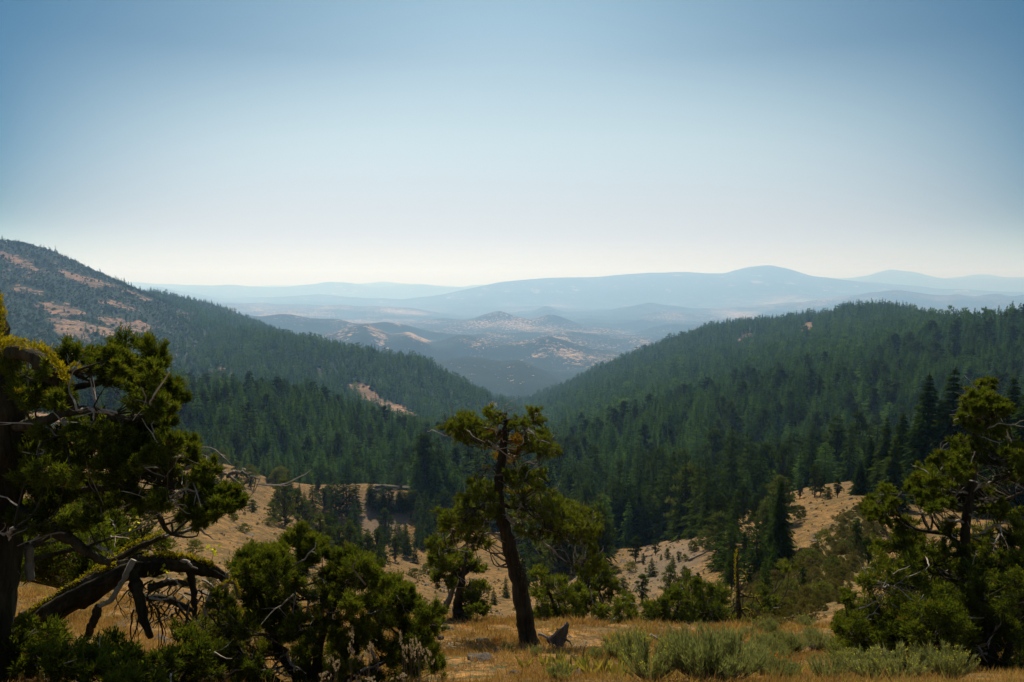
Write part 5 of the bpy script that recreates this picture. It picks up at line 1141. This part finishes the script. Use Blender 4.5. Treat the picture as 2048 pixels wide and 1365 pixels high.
# ---------------------------------------------------------------- the meadow: grass, rabbitbrush, flowers, rocks
def meadow_grass():
    rs = np.random.default_rng(101); n = 62000
    Y = 8.2 + (38 - 8.2) * rs.uniform(size=n) ** 1.05; s = rs.uniform(-.70, .70, n); x = s * (Y + 2); z = H(x, Y)
    px, py = to_px(x, Y, z); nz = fbm(x, Y, 1.7, 3, 102); k = rs.uniform(size=n) < np.clip(.50 + 1.3 * nz, .04, 1)
    x, Y, z, px, nz = x[k], Y[k], z[k], px[k], nz[k]; n = len(x); m = MB()
    nb = 9; b = np.repeat(np.stack([x, Y, z - .02], 1), nb, 0) + rs.normal(size=(n * nb, 3)) * np.array((.07, .07, .0)); lean = rs.normal(size=(n, 2)) * .25
    d = np.concatenate([rs.normal(size=(n * nb, 2)) * .42 + np.repeat(lean, nb, 0), np.ones((n * nb, 1))], 1)
    sc = np.repeat(rs.lognormal(0, .35, n) * (1 + .5 * np.clip(nz, -1, 1)), nb)
    tint = np.clip(np.repeat(rs.normal(.5, .2, n) + .55 * fbm(x, Y, 2.6, 3, 103), nb) + rs.normal(0, .12, n * nb), 0, 1)
    green = np.repeat(((px > 1180) & (rs.uniform(size=n) < .16)) | (rs.uniform(size=n) < .06 + .25 * (fbm(x, Y, 3.1, 2, 104) > .45)), nb)
    m.blades(b, d, (.105 * sc) * rs.uniform(.5, 1.3, n * nb) * np.repeat(.62 + Y / 34, nb), .010 * rs.uniform(.6, 1.4, n * nb) * np.repeat(np.maximum(.8, Y / 13), nb), 0, tint, b=np.where(green, .55, 0), rs=rs, kink=.35)
    tag(m.obj('dry_grass', [M_straw]), kind='stuff')
meadow_grass()
def rabbitbrush(seed):
    """stems and tips of a rabbitbrush one unit high"""
    rs = np.random.default_rng(seed); st = MB(); fo = MB(); fl = MB()
    for k in range(72):
        a = rs.uniform(0, 6.28); sp = rs.uniform(.1, .85) ** .8; h = rs.uniform(.6, 1.0) * (1 - .25 * sp); tip = np.array((math.cos(a) * sp * .75, math.sin(a) * sp * .75, h)); r0 = np.array((math.cos(a) * .06, math.sin(a) * .06, -.03))
        mid = r0 * .5 + tip * .5 + np.array((math.cos(a) * .05, math.sin(a) * .05, -.04)); p = wiggle([r0, mid, tip], 7, .008, rs); st.tube(p, np.linspace(.011, .003, 7), 4, 0)
        t = rs.uniform(.35, 1.0, 80); i = np.minimum((t * 6).astype(int), 5); f = (t * 6 - i)[:, None]; b = p[i] * (1 - f) + p[i + 1] * f
        d = unit(tip - mid) * .9 + np.array((0, 0, .45)) + rs.normal(size=(80, 3)) * .34
        fo.blades(b, d, rs.uniform(.08, .2, 80), rs.uniform(.006, .012, 80), 0, np.clip(rs.normal(.45, .25, 80), 0, 1), g=np.where(rs.uniform(size=80) < .06, .6, 0), rs=rs)
        if rs.uniform() < .3:
            fl.blades(tip + rs.normal(size=(7, 3)) * .03 + (0, 0, .05), rs.normal(size=(7, 3)) + np.array((0, 0, .8)), .045, .022, 0, rs.uniform(0, 1, 7), rs=rs)
    return st.mesh('stem', [M_greywood]), fo.mesh('foliage', [M_sage]), fl.mesh('blossom', [M_yellow])
RB = [rabbitbrush(110 + i) for i in range(4)]
def brush_at(px, py, h, w, label, bloom=True, Y=None):
    b = hit(px, py, 7.5) if Y is None else None
    if Y is not None: q = P(px, py, Y); b = np.array((q[0], Y, float(H(q[0], Y))))
    st, fo, fl = RB[int(rst.integers(0, 4))]; root = empty('rabbitbrush', b); root.scale = (w * .78, w * .78, h * .66); root.rotation_euler = (0, 0, rst.uniform(0, 6.28)); tag(root, label, 'shrub', 'rabbitbrush along the meadow')
    link(bpy.data.objects.new('stem', st), root); link(bpy.data.objects.new('foliage', fo), root)
    if bloom: link(bpy.data.objects.new('blossom', fl), root)
for px, py, h, w, lab, bl in (
 (1268,1322,1.10,.9,'tall upright rabbitbrush with dark lower stems standing nearest the leaning juniper',True), (1300,1368,.9,.9,'rabbitbrush with brown base at the bottom edge below the tall upright one',True), (1362,1330,.95,1.1,'yellow tipped rabbitbrush between the tall upright one and the broad grey one',True),
 (1400,1375,1.1,1.15,'broad grey green rabbitbrush at the bottom edge of the view',False), (1455,1372,1.05,1.1,'rabbitbrush next to the broad grey green one along the bottom edge',False), (1500,1345,.9,1.0,'rabbitbrush bordering the orange flowers',False), (1430,1318,.95,1.0,'rabbitbrush below the dark rounded bushes with fine pale tips',True),
 (1470,1300,.9,.95,'rabbitbrush right under the mossy snag',False), (1522,1300,.85,.9,'silvery rabbitbrush to the right of the mossy snag',False), (1545,1318,.8,.85,'pale silver rabbitbrush with bare twigs showing',False), (1585,1305,1.0,1.1,'large blue green rabbitbrush on dark ground',False), (1632,1300,1.0,1.1,'blue green rabbitbrush touching the large one',False),
 (1672,1312,.9,1.0,'rabbitbrush at the foot of the sprawling juniper bush',False), (1700,1350,.85,1.0,'low rabbitbrush on the meadow before the sprawling juniper bush',True), (1740,1360,.85,1.0,'yellow flowered rabbitbrush at the bottom near the right corner',True), (1795,1362,.9,1.0,'rabbitbrush with several yellow heads below the juniper bush',True), (1850,1352,.9,.9,'rabbitbrush silhouetted against the dark juniper bush',True),
 (1895,1362,.95,.9,'tall stemmed rabbitbrush near the bottom right corner',True), (1655,1362,.7,.8,'small grey rabbitbrush amid dry grass at the bottom',False), (1560,1368,.6,.7,'small rabbitbrush among orange flowers at the bottom edge',False), (1610,1255,.9,1.0,'distant rabbitbrush before the brushy slope',True), (1520,1262,.8,.9,'distant rabbitbrush past the mossy snag foot',True),
 (45,1372,.62,.5,'green rabbitbrush clump in the bottom left corner',True), (80,1375,.55,.45,'smaller rabbitbrush clump beside the corner one',True), (1068,1312,.35,.4,'small grey green brush at the foot of the leaning trunk',False), (1012,1306,.4,.4,'low brush clump left of the leaning trunk',False), (1192,1318,.4,.4,'small brush with yellow leaves in the meadow',True),
 (1120,1372,.4,.45,'pale sage clump at the bottom edge of the meadow',True)):
    brush_at(px, min(py, 1362), h, w, lab, bl)
rsb = np.random.default_rng(119)
for k in range(22):
    b = hit(rsb.uniform(1225, 1740), rsb.uniform(1268, 1355), 7.5); sc = rsb.uniform(.32, .62); st, fo, fl = RB[int(rsb.integers(0, 4))]; root = empty('rabbitbrush', b); root.scale = (sc, sc, sc * rsb.uniform(.8, 1.3)); root.rotation_euler = (0, 0, rsb.uniform(0, 6.28))
    tag(root, 'small low rabbitbrush scattered in the dry grass among the large bushes', 'shrub', 'small rabbitbrush among the large bushes')
    for pn, me in (('stem', st), ('foliage', fo)) + ((('blossom', fl),) if rsb.uniform() < .5 else ()): link(bpy.data.objects.new(pn, me), root)
# flowering stalks with cream heads
def stalks(seed, n, h, heads):
    rs = np.random.default_rng(seed); st = MB(); fl = MB()
    for k in range(n):
        a = rs.uniform(0, 6.28); tip = np.array((math.cos(a) * rs.uniform(.05, .35), math.sin(a) * rs.uniform(.05, .35), rs.uniform(.7, 1.0))) * h; p = wiggle([(0, 0, -.02), tip * .5 + rs.normal(size=3) * .02, tip], 7, .004, rs); st.tube(p, np.linspace(.006, .0025, 7), 4, 0)
        for q in range(heads):
            c = tip + rs.normal(size=3) * .03; fl.blades(c + rs.normal(size=(14, 3)) * .010, rs.normal(size=(14, 3)) + np.array((0, 0, .7)), .026, .018, 0, rs.uniform(0, 1, 14), rs=rs)
    return st.mesh('stem', [M_greywood]), fl.mesh('blossom', [M_cream])
STK = [stalks(120 + i, 4 + i, .55, 3) for i in range(4)]
def stalk_at(px, py, Y, s, label):
    top = P(px, py, Y); z = float(H(top[0], Y)); hh = max(.25, top[2] - z); st, fl = STK[int(rst.integers(0, 4))]
    root = empty('buckwheat_plant', (top[0], Y, z)); root.scale = (s, s, hh / .5); root.rotation_euler = (0, 0, rst.uniform(0, 6.28)); tag(root, label, 'flowering plant', 'cream flowering stalks')
    link(bpy.data.objects.new('stem', st), root); link(bpy.data.objects.new('blossom', fl), root)
for px, py, Y, lab in ((700,1276,9.6,'cream flower heads showing before the middle of the front bush'), (668,1318,9.4,'cream flower cluster low in front of the bush, largest of them'), (808,1280,9.6,'cream heads in front of the right half of the front bush'), (836,1282,9.6,'pair of cream heads near the right edge of the front bush'),
  (820,1298,9.5,'small cream heads under the right hand pair'), (855,1312,9.5,'cream heads at the low right tip of the front bush'), (655,1352,9.2,'cream heads at the bottom edge under the largest cluster'), (710,1356,9.2,'pinkish cream heads at the bottom edge'), (740,1354,9.2,'row of cream heads at the bottom edge below the bush'), (800,1350,9.2,'cream heads at the bottom edge right of the row'),
  (735,1292,9.5,'single small cream head amid the front bush'), (888,1296,18,'white flower head alone in the meadow grass'), (900,1300,18,'second white flower head close to the lone one'), (1318,1250,26,'cream stalks behind the tall rabbitbrush'), (1344,1253,26,'cream stalks above the bleached fallen branch'), (1476,1285,20,'cream heads by the orange bloom near the silvery rabbitbrush'), (1765,1308,14,'cream heads beside the yellow flowered rabbitbrush'), (1712,1325,14,'small cream heads below the sprawling juniper bush'),
  (905,1335,11.5,'thin tall dry stalk standing in the open meadow'), (1166,1285,17,'thin stalk with small heads right of the stump')):
    stalk_at(px, py, Y, .5 if Y < 12 else 1.0, lab)
# broad leaved plants, half dried
def broadleaf(seed):
    rs = np.random.default_rng(seed); m = MB()
    for k in range(22):
        a = rs.uniform(0, 6.28); d = np.array((math.cos(a) * .55, math.sin(a) * .55, 1.0)) + rs.normal(size=3) * .15
        m.blades(np.array([[math.cos(a) * .05, math.sin(a) * .05, -.02]]), d[None], rs.uniform(.22, .42), rs.uniform(.045, .08), 0, rs.uniform(0, 1, 1), rs=rs)
    return m.mesh('broadleaf_plant', [M_leaf])
BL = [broadleaf(130 + i) for i in range(4)]
for i, (px, py, s, lab) in enumerate(((1050,1338,.8,'small broad leaved plant in the meadow below the leaning trunk'), (1090,1330,.8,'broad leaved plant below the stump'), (1120,1332,.9,'half dried broad leaved plant in the middle of the leafy patch'), (1140,1345,1.0,'largest yellowing broad leaved plant in the leafy patch'), (1165,1335,.9,'broad leaved plant at the upper edge of the leafy patch'),
   (1180,1352,1.0,'broad leaved plant at the lower edge of the leafy patch'), (1205,1345,.9,'broad leaved plant where the leafy patch meets the rabbitbrush'), (1235,1358,.9,'broad leaved plant at the bottom edge by the rabbitbrush'), (1100,1358,.8,'broad leaved plant at the bottom edge of the open meadow'), (1545,1345,.9,'broad leaved plant with yellow leaves among orange flowers'), (1590,1352,.9,'green broad leaved plant right of the orange flowers'), (1625,1345,.8,'green broad leaved plant before the blue green rabbitbrush'), (1250,1338,.8,'broad leaved plant under the tall rabbitbrush'))):
    b = hit(px, py, 7.5); o = link(bpy.data.objects.new('broadleaf_plant', BL[i % 4])); o.location = b; o.scale = (s,) * 3; o.rotation_euler = (0, 0, rst.uniform(0, 6.28)); tag(o, lab, 'plant', 'half dried broad leaved plants')
def bloom_mesh(seed, mat, n=40, r=.10, L=.06):
    rs = np.random.default_rng(seed); m = MB(); v = rs.normal(size=(n, 3)) * r; v[:, 2] = np.abs(v[:, 2]) + .12; m.blades(v, rs.normal(size=(n, 3)) + np.array((0, 0, .6)), L, L * .6, 0, rs.uniform(0, 1, n), rs=rs)
    m.blades(np.zeros((8, 3)) - (0, 0, .03), rs.normal(size=(8, 3)) * .3 + np.array((0, 0, 1)), .2, .02, 1, .4, rs=rs); return m.mesh('orange_flower', [mat, M_sage])
OB = [bloom_mesh(140 + i, M_orange) for i in range(2)]
for i, (px, py, s, lab) in enumerate(((1484,1297,1.3,'bright orange flower near the silvery rabbitbrush'), (1530,1330,1.0,'orange flower clump at the upper end of the orange patch'), (1552,1338,1.0,'orange flower clump in the middle of the orange patch'), (1570,1345,1.0,'orange flower clump at the lower end of the orange patch'), (930,1268,1.0,'orange flower in the upper meadow left of the leaning trunk'), (993,1292,.9,'orange flower on a dark stub left of the leaning trunk'), (1057,1282,.7,'small orange bloom against the foot of the leaning trunk'))):
    b = hit(px, py, 7.5); o = link(bpy.data.objects.new('orange_flower', OB[i % 2])); o.location = b; o.scale = (s,) * 3; tag(o, lab, 'flower', 'orange flowers')
# yellow leaves catching the light on climbing shoots by the arching trunk
def leaf_sprig(px, py, Y, n, label, seed):
    rs = np.random.default_rng(seed); q = P(px, py, Y); base = np.array((q[0], Y, float(H(q[0], Y)))); root = empty('leafy_shoot', base); tag(root, label, 'leafy shoot')
    st = MB(); st.tube(wiggle([base - (0, 0, .03), (base + q) / 2 + rs.normal(size=3) * .08, q], 10, .01, rs), np.linspace(.006, .003, 10), 4, 0); child(st, 'stem', [M_bark], root, base)
    lf = MB(); lf.blades(q + rs.normal(size=(n, 3)) * .035, rs.normal(size=(n, 3)) + np.array((0, 0, .1)), .06 * rs.uniform(.7, 1.3, n), .045, 0, rs.uniform(0, 1, n), rs=rs); child(lf, 'foliage', [M_bright], root, base)
leaf_sprig(428, 1098, 10.5, 16, 'bright yellow leafy shoot above the end of the arching trunk', 151); leaf_sprig(274, 1048, 10.6, 7, 'lime green leaves hanging above the arching trunk', 152); leaf_sprig(332, 1145, 10.2, 9, 'yellow leaves lit under the arch of the mossy trunk', 153); leaf_sprig(306, 1154, 10.2, 6, 'small yellow leaves left of those under the arch', 154)
leaf_sprig(494, 1212, 10.4, 7, 'yellow leaves beside the front bush and the trunk tip', 155); leaf_sprig(210, 1352, 8.6, 14, 'yellow leafy shoot at the bottom below the arching trunk', 156)
# rocks
def rock_mesh(seed):
    rs = np.random.default_rng(seed); me = bpy.data.meshes.new('rock'); import bmesh
    bm = bmesh.new(); bmesh.ops.create_icosphere(bm, subdivisions=3, radius=1.0); ph = rs.uniform(0, 9, 6)
    for v in bm.verts:
        c = v.co; k = 1 + .22 * math.sin(2.3 * c.x + ph[0]) * math.cos(2.9 * c.y + ph[1]) + .12 * math.sin(6 * c.z + ph[2] + 3 * c.x) + .06 * math.sin(11 * c.y + ph[3] + 5 * c.z); v.co = c * k
    bm.to_mesh(me); bm.free(); me.materials.append(M_rock); return me
RK = [rock_mesh(160 + i) for i in range(4)]
for i, (px, py, w, h, lab) in enumerate(((946,1319,.16,.11,'dark rounded rock beside the long pale one in the meadow'), (964,1320,.26,.10,'long pale rock in the meadow'), (890,1258,.18,.10,'dark flat rock at the meadow crest'), (906,1260,.13,.08,'small dark rock next to the flat one at the meadow crest'), (878,1280,.14,.16,'dark rock at the edge of the front bush'), (966,1286,.22,.12,'dark rock lying in shade left of the leaning trunk'), (920,1306,.15,.06,'half buried rock low in the meadow'), (1030,1352,.14,.08,'dark rock at the bottom of the meadow'), (1180,1298,.12,.08,'small rock between the stump and the rabbitbrush'), (232,1255,.30,.05,'flat grey rock under the arching trunk'), (995,1310,.10,.18,'upright dark stub of rock in the grass'))):
    b = hit(px, py, 7.5); o = link(bpy.data.objects.new('rock', RK[i % 4])); o.location = b; o.scale = (w, w * .8, h); o.rotation_euler = (0, 0, rst.uniform(0, 6.28)); tag(o, lab, 'rock', 'rocks in the meadow')
